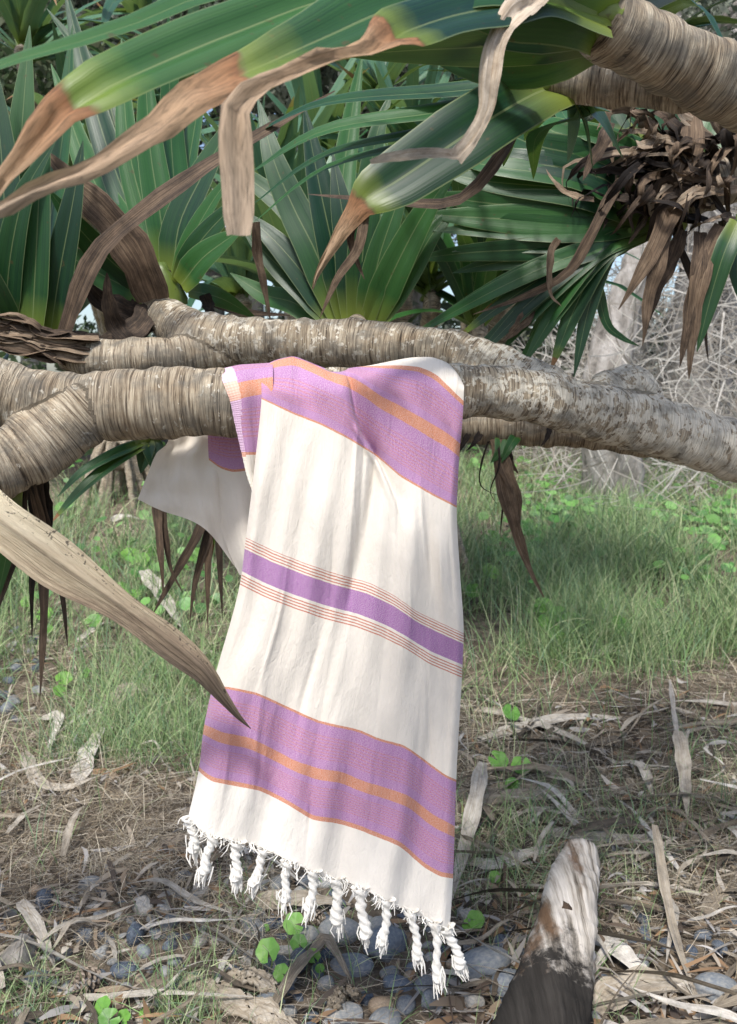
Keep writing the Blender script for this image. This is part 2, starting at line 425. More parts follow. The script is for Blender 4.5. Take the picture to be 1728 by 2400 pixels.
ground = build_ground()

# ================================================================== PANDANUS TREE (holds the towel)
tree = empty('pandanus_tree', (1.75, 1.95, 0))
tag(tree, 'pandanus tree with ringed low branches carrying the striped towel', 'tree')
TREE_INV = Matrix.Translation(tree.location).inverted()
BR = [  # path (pixel x, y, distance) or world Vector ; radii
    ([(-330, 800, 1.42), (-120, 872, 1.46), (20, 925, 1.49), (160, 948, 1.5), (320, 950, 1.5), (480, 942, 1.5), (640, 945, 1.503), (800, 940, 1.503), (960, 925, 1.508), (1090, 915, 1.52), (1250, 932, 1.56), (1400, 966, 1.60), (1560, 1008, 1.64), (1728, 1055, 1.68), (2000, 1120, 1.75), Vector((1.35, 1.85, 0.98))],
     [.050, .053, .056, .063, .058, .058, .049, .047, .050, .054, .058, .062, .066, .067, .07, .08]),
    ([(200, 960, 1.49), (110, 1030, 1.46), (10, 1090, 1.42), (-130, 1130, 1.36), (-330, 1150, 1.28)], [.056, .060, .056, .052, .048]),
    ([(362, 715, 1.90), (400, 752, 1.86), (470, 788, 1.82), (600, 800, 1.79), (850, 806, 1.75), (1050, 826, 1.70), (1160, 868, 1.65), (1290, 925, 1.61), (1400, 962, 1.60)], [.040, .050, .050, .047, .047, .046, .047, .050, .045]),
    ([(150, 830, 1.78), (230, 842, 1.76), (350, 840, 1.77), (480, 830, 1.80), (600, 808, 1.80)], [.036, .040, .042, .042, .04]),
    ([(1370, 950, 1.61), (1450, 906, 1.65), (1492, 905, 1.66), (1530, 950, 1.66)], [.03, .038, .036, .03]),
    ([(330, 1005, 1.98), (500, 1000, 1.97), (800, 1000, 1.95), (1100, 1000, 1.93), (1400, 1012, 1.90), (1700, 1055, 1.86), (2000, 1120, 1.84), Vector((1.35, 1.85, 0.95))], [.028, .032, .036, .040, .042, .045, .05, .05]),
    ([(1405, 40, 1.21), (1470, 85, 1.23), (1580, 140, 1.27), (1728, 212, 1.32), (2000, 345, 1.45), (2250, 560, 1.66), Vector((1.30, 1.80, 1.15))], [.046, .049, .049, .050, .054, .06, .07]),
    ([(1290, 192, 1.43), (1330, 192, 1.42), (1420, 196, 1.40), (1540, 200, 1.37), (1660, 215, 1.34)], [.030, .034, .032, .032, .03]),
    ([(1590, 470, 2.0), (1660, 430, 2.0), (1780, 410, 2.0), (2000, 470, 1.95), (2200, 640, 1.88), Vector((1.32, 1.83, 1.08))], [.055, .06, .055, .055, .055, .05]),
    ([(830, 806, 1.77), (832, 785, 1.90), (832, 772, 2.03)], [.036, .036, .034]),
    ([Vector((1.80, 1.98, -0.12)), Vector((1.72, 1.95, 0.25)), Vector((1.55, 1.9, 0.62)), Vector((1.38, 1.85, 0.95)), Vector((1.27, 1.79, 1.25))], [.12, .10, .10, .095, .07]),
]
for k in range(6):   # prop roots
    a = 2*math.pi*k/6+0.3
    BR.append(([Vector((1.62+0.03*math.cos(a), 1.92+0.03*math.sin(a), 0.5)), Vector((1.72+0.2*math.cos(a), 1.95+0.2*math.sin(a), 0.22)), Vector((1.76+0.30*math.cos(a), 1.95+0.30*math.sin(a), -0.08))], [.028, .024, .022]))
def build_branches(BRL, root, voxel=0.0055, name='trunk', mat='bark'):
    Vs, Fs, off, frames = [], [], 0, []
    for path, rad in BRL:
        P = [tuple(W(*p)) if not isinstance(p, Vector) else tuple(p) for p in path]
        V, Fc, fr = tube(P, rad, 22, n=max(12, len(P)*8))
        Vs.append(V); Fs += [tuple(i+off for i in f) for f in Fc]; off += len(V); frames.append(fr)
    V = np.concatenate(Vs)
    tmp = mesh_obj('tmp_branches', V, Fs, M[mat])
    md = tmp.modifiers.new('r', 'REMESH'); md.mode = 'VOXEL'; md.voxel_size = voxel
    sm = tmp.modifiers.new('s', 'SMOOTH'); sm.factor = 0.5; sm.iterations = 5
    dg = bpy.context.evaluated_depsgraph_get()
    me = bpy.data.meshes.new_from_object(tmp.evaluated_get(dg))
    bpy.data.objects.remove(tmp)
    n = len(me.vertices); co = np.empty(n*3, np.float32); me.vertices.foreach_get('co', co); co = co.reshape(-1, 3).astype(float)
    # nearest branch sample -> ring coordinate
    CP = np.concatenate([f[0] for f in frames]); RR = np.concatenate([f[1] for f in frames])
    A = np.concatenate([f[2] for f in frames]); B = np.concatenate([f[3] for f in frames])
    S = np.concatenate([np.concatenate([[0], np.cumsum(np.linalg.norm(np.diff(f[0], axis=0), axis=1))])+7.3*i for i, f in enumerate(frames)])
    T = np.concatenate([norm(np.gradient(f[0], axis=0)) for f in frames])
    bc = np.empty((n, 3)); off2 = np.empty(n)
    for i in range(0, n, 4000):
        q = co[i:i+4000]
        D = np.linalg.norm(q[:, None, :]-CP[None], axis=2)/RR[None]
        k = D.argmin(1); d = q-CP[k]
        s = S[k]+(d*T[k]).sum(1); th = np.arctan2((d*B[k]).sum(1), (d*A[k]).sum(1))
        bc[i:i+4000] = np.stack([np.cos(th), np.sin(th), s], 1)
    # gentle lumps and leaf-scar steps
    nr = np.empty(n*3, np.float32); me.vertices.foreach_get('normal', nr); nr = nr.reshape(-1, 3)
    s = bc[:, 2]
    dsp = 0.0016*np.sin(s*63+1.5*bc[:, 0]) + 0.0013*np.sin(s*121+2*bc[:, 1]) + 0.0022*np.sin(s*19+3*bc[:, 0]+2*bc[:, 1]) + 0.0012*np.sin(co[:, 0]*170+co[:, 2]*90)*np.sin(co[:, 1]*140)
    co = co + nr*dsp[:, None]
    me.vertices.foreach_set('co', co.astype(np.float32).ravel())
    px, py = proj(co)
    lich = 0.52 + 0.30*smooth(900, 1350, px)*smooth(600, 800, py) + 0.10*smooth(430, 620, px)*smooth(600, 800, py)
    lich = lich - 0.36*(1-smooth(300, 450, py)) - 0.16*(1-smooth(100, 480, px))*smooth(600, 800, py) - 0.5*(co[:, 1] > 1.86) + 0.1*np.sin(s*9)  # lichen removed from farther limbs, putting the rear limb's shade into its colour
    at = me.attributes.new('bark_co', 'FLOAT_VECTOR', 'POINT'); at.data.foreach_set('vector', bc.astype(np.float32).ravel())
    at = me.attributes.new('lichen', 'FLOAT', 'POINT'); at.data.foreach_set('value', lich.astype(np.float32))
    me.polygons.foreach_set('use_smooth', np.ones(len(me.polygons), bool))
    me.materials.clear(); me.materials.append(M[mat]); me.name = name
    o = bpy.data.objects.new(name, me); C.objects.link(o); o.parent = root
    o.matrix_parent_inverse = Matrix.Translation(root.location).inverted()
    return o
trunk = build_branches(BR, tree)

# ================================================================== TOWEL
towel = empty('towel', tuple(W(760, 2000, 1.43)))
tag(towel, 'cream cotton towel with lilac and orange stripes draped over the ringed branch', 'towel')
def tpar(o):
    o.parent = towel; o.matrix_parent_inverse = Matrix.Translation(towel.location).inverted(); return o
SILX = [480, 498, 560, 614, 640, 684, 715, 745, 775, 800, 850, 900, 950, 1000, 1040, 1070, 1088, 1100]
SILY = [871, 868, 853, 846, 845, 838, 845, 860, 867, 862, 857, 851, 843, 835, 840, 858, 896, 910]
YC = 1.503; RC = 0.073
def cy(x): return 942-(x-500)*0.045
def wrapd(x, y, q):
    """forward distance of cloth lying over the branch at pixel x,y (q: 1 near side, -1 far side)"""
    hs = np.maximum(cy(x)-np.interp(x, SILX, SILY), 12); h = np.clip((cy(x)-y)/hs, 0, 1)
    return YC - RC*q*np.sqrt(np.clip(1-h*h, 0, 1))
def rows_to_grid(rows, ns, nt, tkeys):
    """rows: list of polylines [(x,y[,q])]; resample to (nt, ns, 3) pixel+q grid with smooth interpolation in t"""
    K = []
    for r in rows:
        a = np.array([(p[0], p[1], p[2] if len(p) > 2 else 1.0) for p in r], float)
        s = np.concatenate([[0], np.cumsum(np.hypot(np.diff(a[:, 0]), 0.35*np.diff(a[:, 1])))]); s /= s[-1]
        q = np.linspace(0, 1, ns)
        g = np.stack([np.interp(q, s, a[:, k]) for k in range(3)], 1)
        ker = np.ones(7)/7                      # round the corners of the polyline
        pad = np.pad(g, ((3, 3), (0, 0)), mode='edge'); pad[:3] = 2*g[0]-g[3:0:-1]; pad[-3:] = 2*g[-1]-g[-2:-5:-1]
        for _ in range(2):
            g = np.stack([np.convolve(pad[:, k], ker, 'valid') for k in range(3)], 1)
            pad = np.pad(g, ((3, 3), (0, 0)), mode='edge'); pad[:3] = 2*g[0]-g[3:0:-1]; pad[-3:] = 2*g[-1]-g[-2:-5:-1]
        K.append(g)
    K = np.array(K); t = np.array(tkeys, float); tt = np.linspace(t[0], t[-1], nt)
    # finite-difference Hermite
    m = np.gradient(K, t, axis=0)
    i = np.clip(np.searchsorted(t, tt, 'right')-1, 0, len(t)-2); h = (t[i+1]-t[i]); x = ((tt-t[i])/h)[:, None, None]; h = h[:, None, None]
    g = (2*x**3-3*x**2+1)*K[i] + (x**3-2*x**2+x)*h*m[i] + (-2*x**3+3*x**2)*K[i+1] + (x**3-x**2)*h*m[i+1]
    return g, tt
def W_np(x, y, d):
    a = (x-864)/F; b = -(y-1200)/F; ry = b*sp+cp; t = d/ry
    return np.stack([a*t, d, CAMZ+(b*cp-sp)*t], -1)
FR = [
 (-.32, [(612, 985, -1), (800, 975, -1), (950, 970, -1), (1080, 965, -1)]),
 (-.25, [(608, 950, -1), (800, 925, -1), (900, 905, -1), (1000, 885, -1), (1060, 893, -1), (1086, 918, -1)]),
 (-.205, [(608, 915, -1), (700, 905, -1), (800, 885, -1), (860, 866, -.6), (905, 851, .0), (963, 838, .3), (1012, 836, .6), (1051, 850, .9), (1079, 884, 1), (1088, 905, 1)]),
 (-.17, [(608, 890, -1), (650, 885, -1), (700, 880, -1), (750, 880, -.8), (790, 872, -.4), (835, 860, .2), (880, 856, .8), (939, 854, 1), (983, 857, 1), (1022, 873, 1), (1056, 906, 1), (1087, 937, 1)]),
 (-.13, [(608, 862, -.8), (645, 852, -.7), (689, 845, -.6), (733, 858, -.4), (772, 867, .2), (831, 866, .8), (870, 886, 1), (914, 905, 1), (978, 927, 1), (1037, 964, 1), (1083, 1000, 1)]),
 (-.085, [(611, 868, .5), (645, 849, .4), (689, 840, .4), (733, 859, .8), (772, 878, 1), (821, 892, 1), (856, 912, 1), (890, 938, 1), (929, 958, 1), (988, 992, 1), (1051, 1029, 1), (1078, 1052, 1)]),
 (-.04, [(613, 904), (674, 920), (743, 944), (792, 964), (841, 996), (880, 1022), (939, 1058), (1003, 1098), (1054, 1128), (1073, 1140)]),
 (0.0, [(613, 935), (684, 969), (753, 996), (816, 1028), (883, 1069), (939, 1118), (1012, 1160), (1071, 1190)]),
 (.11, [(596, 1100), (660, 1128), (740, 1158), (810, 1185), (880, 1215), (940, 1262), (1012, 1305), (1078, 1335)]),
 (.225, [(577, 1258), (645, 1290), (718, 1319), (792, 1344), (865, 1363), (924, 1393), (978, 1432), (1032, 1457), (1087, 1483)]),
 (.305, [(563, 1366), (620, 1395), (684, 1420), (763, 1447), (831, 1464), (890, 1486), (949, 1515), (1012, 1555), (1083, 1584)]),
 (.465, [(500, 1602), (547, 1606), (606, 1619), (669, 1648), (743, 1682), (792, 1694), (841, 1704), (890, 1726), (949, 1741), (1003, 1780), (1042, 1810), (1070, 1822)]),
 (.55, [(478, 1706), (520, 1726), (585, 1738), (640, 1765), (690, 1792), (750, 1812), (800, 1818), (850, 1840), (905, 1856), (960, 1875), (1015, 1920), (1066, 1946)]),
 (.635, [(466, 1805), (493, 1829), (547, 1839), (611, 1851), (674, 1883), (733, 1920), (792, 1927), (841, 1942), (890, 1962), (939, 1981), (993, 2030), (1032, 2053), (1062, 2056)]),
 (.72, [(442, 1912), (470, 1950), (522, 1964), (596, 1978), (655, 2006), (714, 2035), (772, 2058), (831, 2072), (880, 2098), (929, 2123), (973, 2140), (1022, 2162), (1054, 2184)]),
]
def front_panel():
    ns, nt = 171, 300
    g, tt = rows_to_grid([r for _, r in FR], ns, nt, [t for t, _ in FR])
    s = np.linspace(0, 1, ns)[None, :]; t = tt[:, None]
    x, y, q = g[..., 0].copy(), g[..., 1], np.clip(g[..., 2], -1, 1)
    x = np.where(t < -.1, x, x)
    d = wrapd(x, y, q)
    hang = smooth(-0.06, 0.15, t)          # how freely it hangs
    low = smooth(0.1, 0.6, t)
    # long soft folds running down the drop, drifting left
    c1 = 0.57-0.12*smooth(0, .3, t)+0.02*np.sin(t*9)
    crease = np.exp(-((s-c1)/0.035)**2)*smooth(-.10, .05, t)*(1-0.5*smooth(.35, .6, t))
    lobe = np.exp(-((s-(c1-0.16))/0.11)**2)*smooth(-.14, -.02, t)
    lobe2 = np.exp(-((s-(c1+0.22))/0.10)**2)*smooth(-.10, .1, t)
    d = d + 0.010*crease - 0.014*lobe*(1-.4*low) - 0.013*lobe2*(1+0.5*low)
    c2 = 0.83+0.05*np.sin(t*5)
    d = d + 0.012*np.exp(-((s-c2)/0.04)**2)*hang
    ph = 2*np.pi*(s*3.0+0.25*t)
    d = d + low*(0.013*np.cos(ph) + 0.005*np.cos(2.3*ph+1.0+4*t)) + hang*0.0035*np.sin(2*np.pi*(s*7+1.2*t)+2*np.sin(t*8))
    d = d - 0.02*hang + 0.012*low
    # small creases
    g2 = np.random.default_rng(3)
    for _ in range(46):
        s0, t0 = g2.uniform(.03, .97), g2.uniform(-.05, .7); ang = g2.normal(0, .25); L = g2.uniform(.03, .12); wd = g2.uniform(.006, .016); am = g2.normal(0, .0022)
        ss = (s-s0)-(t-t0)*math.tan(ang)*0.6
        d = d + am*np.exp(-(ss/wd)**2-((t-t0)/L)**2)
    # creases where the cloth bunches on the branch: pull in diagonal pleats
    pl = np.exp(-((t+0.09)/0.06)**2)
    d = d + pl*(0.006*np.sin(2*np.pi*(s*4.2-(t*5)))) 
    # the left lobe laps over the right in one deep pleat
    spl = 0.35+(t+.13)*1.75+0.02*np.sin(t*40); u_ = s-spl
    d = d + smooth(-.115, -.07, t)*(1-smooth(-.01, .10, t))*(0.026*smooth(-.006, .010, u_)*np.exp(-np.clip(u_, 0, 1)/.07) - 0.008*np.exp(-((u_+.03)/.03)**2))
    # rolled edges
    eL = np.clip(1-s/0.035, 0, 1)**2; eR = np.clip((s-0.965)/0.035, 0, 1)**2
    d = d + 0.020*eL*hang + 0.022*eR*smooth(-.2, 0, t)
    V = W_np(x, y, d).reshape(-1, 3)
    uv = np.stack(np.broadcast_arrays(s*0.46, t), -1).reshape(-1, 2)
    return tpar(mesh_obj('front_panel', V, grid_faces(ns, nt), M['towel'], None, uv)), g, d
fp, FG, FD = front_panel()
def panel(name, rows, tk, dist, ns=60, nt=90, u0=0.0, uw=0.1, fold=None):
    g, tt = rows_to_grid(rows, ns, nt, tk)
    s = np.linspace(0, 1, ns)[None, :]; t = tt[:, None]
    x, y, q = g[..., 0], g[..., 1], np.clip(g[..., 2], -1, 1)
    d = dist(x, y, q, s, t)
    uv = np.stack(np.broadcast_arrays(u0+s*uw, t), -1).reshape(-1, 2)
    return tpar(mesh_obj(name, W_np(x, y, d).reshape(-1, 3), grid_faces(ns, nt), M['towel'], None, uv)), W_np(x, y, d)
# fold tucked under the front panel, with the selvedge along its outer side
B_rows = [(-.20, [(488, 900, -1), (560, 900, -1), (640, 900, -1)]), (-.16, [(490, 878, -.6), (560, 866, -.6), (640, 862, -.6)]), (-.13, [(500, 871, .3), (560, 855, .3), (640, 850, .3)]),
          (-.10, [(524, 892), (580, 880), (640, 872)]), (-.085, [(536, 922), (590, 908), (640, 900)]), (-.04, [(552, 990), (595, 988), (640, 985)]), (0, [(569, 1066), (600, 1066), (640, 1064)]),
          (.05, [(581, 1118), (605, 1124), (640, 1130)]), (.09, [(592, 1150), (610, 1165), (640, 1180)])]
_, BW = panel('inner_fold', [r for _, r in B_rows], [t for t, _ in B_rows], lambda x, y, q, s, t: wrapd(x, y, q)+0.004+0.012*smooth(-.1, .05, t)-0.004*np.sin(s*9+t*14), u0=0.5, uw=0.09)
# selvedge: narrow doubled hem, slightly proud of the fold
def selvedge():
    n = BW.shape[0]; k = 5
    E = BW[:, 0]; In = BW[:, 22]
    V = []
    tt = np.linspace(-.20, .09, n)
    for i in range(n):
        for j in range(k):
            f = -0.06+1.0*j/(k-1)*0.9
            p = E[i]*(1-f)+In[i]*f
            p = p + np.array([0.0003*math.sin(i*1.9), -0.0035-0.0004*math.sin(i*2.1)*(j % 2), 0.0]) + (np.array([0, 0.003, 0]) if j in (0, k-1) else 0)
            V.append(p)
    uv = np.stack(np.broadcast_arrays(np.linspace(0, 1, k)[None, :], tt[:, None]), -1).reshape(-1, 2)
    m, nt, nn, l, b = new_mat('ribbed_selvedge')
    uvn = nn.new('ShaderNodeUVMap').outputs[0]; sep = nn.new('ShaderNodeSeparateXYZ'); l.new(uvn, sep.inputs[0])
    P = lambda t: (t+.2)/.3
    f = math_(nn, l, 'DIVIDE', math_(nn, l, 'ADD', sep.outputs[1], .2), .3)
    c = ramp_of(nn, l, f, [(0, (.62, .42, .56)), (P(-.098), (.72, .42, .33)), (P(-.074), (.60, .40, .56)), (P(-.005), (.70, .36, .26)), (P(.002), CREAM)], 'CONSTANT')
    wv = math_(nn, l, 'SINE', math_(nn, l, 'MULTIPLY', sep.outputs[1], 2*math.pi/0.0032))
    wu = math_(nn, l, 'SINE', math_(nn, l, 'MULTIPLY', sep.outputs[0], 2*math.pi*5))
    ww = math_(nn, l, 'ADD', wv, wu)
    c = mix(nn, l, math_(nn, l, 'MULTIPLY', math_(nn, l, 'GREATER_THAN', ww, .5), .13), c, (.85, .80, .80))
    l.new(c, b.inputs['Base Color']); b.inputs['Roughness'].default_value = .9
    l.new(bump(nn, l, ww, .3, .001), b.inputs['Normal'])
    return tpar(mesh_obj('selvedge', np.array(V), grid_faces(k, n), m, None, uv))
selvedge()
# the far half of the towel hanging behind the branch
C1 = [(.07, [(392, 935), (470, 930), (560, 930), (650, 930)]), (.09, [(397, 1020), (450, 1016), (540, 1012), (650, 1010)]), (.12, [(366, 1064), (430, 1075), (530, 1090), (650, 1110)]), (.15, [(346, 1112), (420, 1135), (520, 1170), (660, 1230)]),
      (.19, [(323, 1170), (380, 1199), (440, 1215), (487, 1240), (530, 1298), (562, 1347), (680, 1440)])]
panel('back_panel', [r for _, r in C1], [t for t, _ in C1], lambda x, y, q, s, t: 1.605+0.012*np.sin(s*8+1)+0.02*s-0.006*np.sin(t*60)*s+0.004*np.sin(s*23+t*40)+0.003*np.sin(s*41-t*70)+.002*np.sin(t*190+s*9), uw=.25)
C2 = [(-.10, [(484, 935), (560, 935), (650, 935)]), (-.06, [(487, 1010), (560, 1010), (650, 1010)]), (0, [(490, 1078), (515, 1097), (545, 1107), (580, 1103), (650, 1090)]), (.05, [(500, 1148), (560, 1170), (650, 1180)]),
      (.10, [(514, 1222), (570, 1245), (650, 1262)]), (.14, [(538, 1296), (590, 1320), (650, 1345)]), (.17, [(561, 1346), (600, 1370), (660, 1405)])]
panel('back_fold', [r for _, r in C2], [t for t, _ in C2], lambda x, y, q, s, t: 1.583+0.016*np.cos(s*7)*smooth(-.05, .1, t)+0.012*(1-s)**4-0.01*smooth(.05, .17, t), u0=.3, uw=.12)

# tassels
def tassel(x0, y0, x1, y1, d, seed):
    g = np.random.default_rng(seed)
    A = np.array(W(x0, y0-14, d-0.002)); B = np.array(W(x1, y1, d+0.0))
    n, k = 30, 12
    v = np.linspace(0, 1, n); ax = A[None]*(1-v[:, None])+B[None]*v[:, None]
    T = (B-A)/np.linalg.norm(B-A); S = np.array([1.0, 0, 0])-T*T[0]; S /= np.linalg.norm(S); N = np.cross(T, S)
    kn = g.uniform(.30, .42)
    ax = ax + S[None]*(0.0035*np.sin(v*5+g.uniform(0, 6))*np.sin(np.pi*v))[:, None]
    r = np.interp(v, [0, .10, kn-.10, kn-.04, kn+.03, kn+.10, .62, .85, 1], [.015, .011, .0072, .0088, .0088, .0072, .0080, .0100, .0105])*g.uniform(.85, 1.1)
    th = np.linspace(0, 2*np.pi, k, endpoint=False)
    rr = r[:, None]*(1+0.22*np.cos(2*th[None]+v[:, None]*34))
    V = ax[:, None]+rr[..., None]*(np.cos(th)[None, :, None]*S+0.8*np.sin(th)[None, :, None]*N)
    V = V.reshape(-1, 3); Fc = []
    for i in range(n-1):
        for j in range(k): Fc.append((i*k+j, i*k+(j+1) % k, (i+1)*k+(j+1) % k, (i+1)*k+j))
    Fc.append(tuple(range((n-1)*k, n*k)))
    V = V.tolist()
    for q in range(44):    # loose yarn ends and a few stray loops at the hem
        if q < 34: st = B - T*g.uniform(.0, .03); dr = T*g.uniform(.014, .040)+S*g.normal(0, .0022)+N*g.normal(0, .003); wd = .0012
        else: st = A + S*g.normal(0, .012)+N*g.normal(0, .004); dr = T*g.uniform(.008, .028)+S*g.normal(0, .012)+N*g.normal(0, .004); wd = .0010
        st = st + S*g.normal(0, .005)+N*g.normal(0, .004); b0 = len(V)
        m_ = st+dr*.5+S*g.normal(0, .003); e = st+dr
        for p, w_ in ((st, wd), (m_, wd), (e, wd*.5)):
            V.append((p-S*w_).tolist()); V.append((p+S*w_).tolist())
        Fc += [(b0, b0+1, b0+3, b0+2), (b0+2, b0+3, b0+5, b0+4)]
    return tpar(mesh_obj('tassel', np.array(V), Fc, M['fringe']))
TS = [(446, 1930, 456, 1995), (502, 1972, 478, 2046), (557, 1985, 553, 2062), (622, 2004, 592, 2074), (676, 2032, 668, 2112), (736, 2052, 724, 2132), (787, 2068, 792, 2162), (846, 2092, 858, 2196), (908, 2120, 896, 2212), (963, 2148, 980, 2246), (1018, 2172, 1028, 2300), (1046, 2186, 1081, 2266)]
for i, (a, b_, c, d_) in enumerate(TS):
    s_ = int(np.argmin(np.abs(FG[-1, :, 0]-a)))
    tassel(a, b_, c, d_, float(FD[-1, s_]), 50+i)

def hem_threads():
    """frayed warp ends between the tassels"""
    g = np.random.default_rng(90); V, Fc = [], []
    for i in range(330):
        s_ = g.integers(2, FG.shape[1]-2); x, y, d = FG[-1, s_, 0], FG[-1, s_, 1], FD[-1, s_]
        p = np.array(W(x, y-3, d-.001))+g.normal(0, .0015, 3); L = g.uniform(.004, .018)*(1 if g.random() < .8 else 1.6); sw = g.normal(0, .35)
        dr = np.array([math.sin(sw), g.normal(0, .15), -math.cos(sw)])*L; cv = np.array([g.normal(0, .006), g.normal(0, .003), g.uniform(0, .006)]); b = len(V); w = .0009
        for k in range(4):
            t = k/3; q = p+dr*t+cv*t*t*1.6; V += [q-np.array([w, 0, 0]), q+np.array([w, 0, 0])]
        Fc += [(b+2*k, b+2*k+1, b+2*k+3, b+2*k+2) for k in range(3)]
    o = tpar(mesh_obj('frayed_hem', np.array(V), Fc, M['fringe'])); o['kind'] = 'stuff'
hem_threads()

# ================================================================== LEAF CROWNS OF THE TREE
def pt(x, y, d): return W(x, y, d)
def crown(root, x, y, d, r=0.03, dirv=(0, 0, 1), name='leaf_crown', col='leaf'):
    """short pale shoot from which the leaves of one rosette spring"""
    p = np.array(W(x, y, d)) if not isinstance(x, Vector) else np.array(x); dv = norm(np.array(dirv, float))
    a = norm(np.cross(dv, np.array([0.3, 1, 0.2]))); b_ = np.cross(dv, a)
    n, k = 8, 10; V = []; 
    for i in range(n):
        v = i/(n-1); rr = r*(1.0-0.75*v**1.5)
        for j in range(k):
            th = 2*math.pi*j/k; q = rr*(1+0.18*math.cos(3*th+2.2*v*3))
            V.append(p + dv*(v*r*2.2-r*0.6) + (a*math.cos(th)+b_*math.sin(th))*q)
    Fc = [(i*k+j, i*k+(j+1) % k, (i+1)*k+(j+1) % k, (i+1)*k+j) for i in range(n-1) for j in range(k)] + [tuple(range((n-1)*k, n*k))]
    uv = [(j/k, 0.02+0.1*i/n) for i in range(n) for j in range(k)]
    o = mesh_obj(name, np.array(V), Fc, M[col], None, np.array(uv)); o['tip'] = 2.0
    o.parent = root; o.matrix_parent_inverse = Matrix.Translation(root.location).inverted()
    return o
def lf(parent, pts, wpx, kind='leaf', **kw):
    """leaf whose width is given in photo pixels at its first point's distance"""
    d0 = pts[min(1, len(pts)-1)][2]; wpx = wpx*(1.18 if kind == 'leaf' and wpx < 100 else 1.0); o = leaf(parent, pts, wpx*d0/F, kind, **kw)
    o.parent = parent
    return o
def fan(parent, x, y, d, a0, a1, n, L0, L1, wpx, dd=(-.2, .25), droop=0.25, kind='leaf', tone=(.15, .4), hint=(0, -1, .35), jit=10, **kw):
    for i in range(n):
        a = R(a0+(a1-a0)*(i+0.5)/n + rnd.uniform(-1, 1)*abs(a1-a0)/n*0.7); L = rnd.uniform(L0, L1)
        ex, ey = math.cos(a), -math.sin(a); de = d+rnd.uniform(*dd)
        dr = droop*L*abs(math.cos(a))**0.7*rnd.uniform(.3, 1.2)
        bx, by = x+rnd.uniform(-jit, jit), y+rnd.uniform(-jit, jit)
        pts = [(bx, by, d), (bx+ex*L*.35, by+ey*L*.35-dr*.12, d+(de-d)*.35), (bx+ex*L*.7, by+ey*L*.7+dr*.12, d+(de-d)*.7), (bx+ex*L, by+ey*L+dr, de)]
        h = (hint[0]+rnd.gauss(0, .35), hint[1]+rnd.gauss(0, .2), hint[2]+rnd.gauss(0, .3))
        k2 = dict(kw)
        if kind == 'dead': k2['tone'] = rnd.uniform(*tone); k2.setdefault('wav', .004); k2.setdefault('twist', rnd.gauss(0, 1.2))
        else: k2['tip'] = rnd.choice([2, 2, 2, .93, .88]); k2.setdefault('twist', rnd.gauss(0, .35))
        lf(parent, pts, wpx*rnd.uniform(.75, 1.15), kind, hint=h, **k2)
CAMV = (0, -1, .15)
# --- crown at the top right, its leaves arching over the towel towards the viewer's left
E = crown(tree, 1390, 40, 1.21, .040, (-.9, -.15, .35))
lf(E, [(1420, 30, 1.20), (1000, -70, 1.05), (560, -30, .92), (300, 62, .84), (130, 115, .80), (-40, 165, .76), (-260, 260, .72)], 72, hint=(.1, -.8, .7), fold=.2)
lf(E, [(1410, 40, 1.19), (1100, -40, 1.05), (800, -8, .95), (560, 75, .88), (400, 140, .84), (250, 208, .80), (150, 270, .78), (80, 345, .77), (10, 430, .76), (-60, 540, .75)], 126, hint=(.1, -1, .45), fold=.34, tip=.83, crumple=(.82, .0035),
   wprof=[(0, .7), (.2, 1), (.5, .9), (.70, .95), (.81, .85), (.86, .55), (.93, .30), (1, .1)], n=36, cross=7)
lf(E, [(1400, 45, 1.18), (1180, -25, 1.06), (950, 12, .96), (760, 95, .88), (600, 165, .84), (505, 205, .82), (430, 250, .80), (320, 330, .77), (200, 398, .75), (90, 445, .73), (-40, 510, .71)], 142, hint=(.15, -1, .5), fold=.26, tip=.665, crumple=(.66, .0035),
   wprof=[(0, .7), (.2, 1), (.48, 1.0), (.62, .82), (.67, .60), (.74, .44), (.83, .28), (.92, .20), (1, .14)], n=40, cross=7, wav=.002)
lf(E, [(1400, 55, 1.17), (1250, 5, 1.08), (1100, 25, .98), (960, 75, .89), (855, 122, .82), (730, 152, .785), (640, 193, .775), (575, 228, .77), (553, 262, .77), (552, 340, .77), (558, 440, .77), (560, 552, .77)], 134, hint=(.15, -1, .45), fold=.26, tip=.575, crumple=(.57, .0035),
   wprof=[(0, .8), (.2, 1), (.44, 1.0), (.56, .78), (.60, .62), (.63, .44), (.665, .27), (.72, .27), (.9, .36), (.985, .37), (1, .30)], n=44, cross=7, wav=.002)
lf(E, [(1330, -60, 1.10), (1262, -5, 1.04), (1200, 40, 1.0), (1160, 110, .98), (1146, 190, .97), (1138, 260, .965), (1105, 325, .96), (1066, 374, .955)], 60, 'dead', tone=.74, hint=CAMV, fold=.55, wav=.001, n=44, cross=9, crumple=(0, .0022),
   wprof=[(0, 1), (.2, .9), (.45, .95), (.6, .78), (.8, .58), (1, .52)])
lf(E, [(1072, 366, .955), (1020, 364, .95), (960, 366, .945), (868, 380, .94)], 36, 'dead', tone=.85, hint=(0, -1, .6), fold=.5, cross=7, crumple=(0, .001), wprof=[(0, .9), (.5, 1), (.85, .7), (1, .25)], n=14)
lf(E, [(1425, 55, 1.205), (1380, 25, 1.16), (1300, 10, 1.13), (1180, 0, 1.12), (1000, -60, 1.1)], 150, hint=(.3, -.8, -.6), fold=.16, wprof=[(0, .95), (.2, 1.05), (.6, 1), (1, .6)], n=14)
lf(E, [(1420, 80, 1.23), (1280, 95, 1.28), (1120, 110, 1.34), (960, 118, 1.42), (800, 130, 1.5)], 92, hint=(0, -.6, -.8), fold=.2)
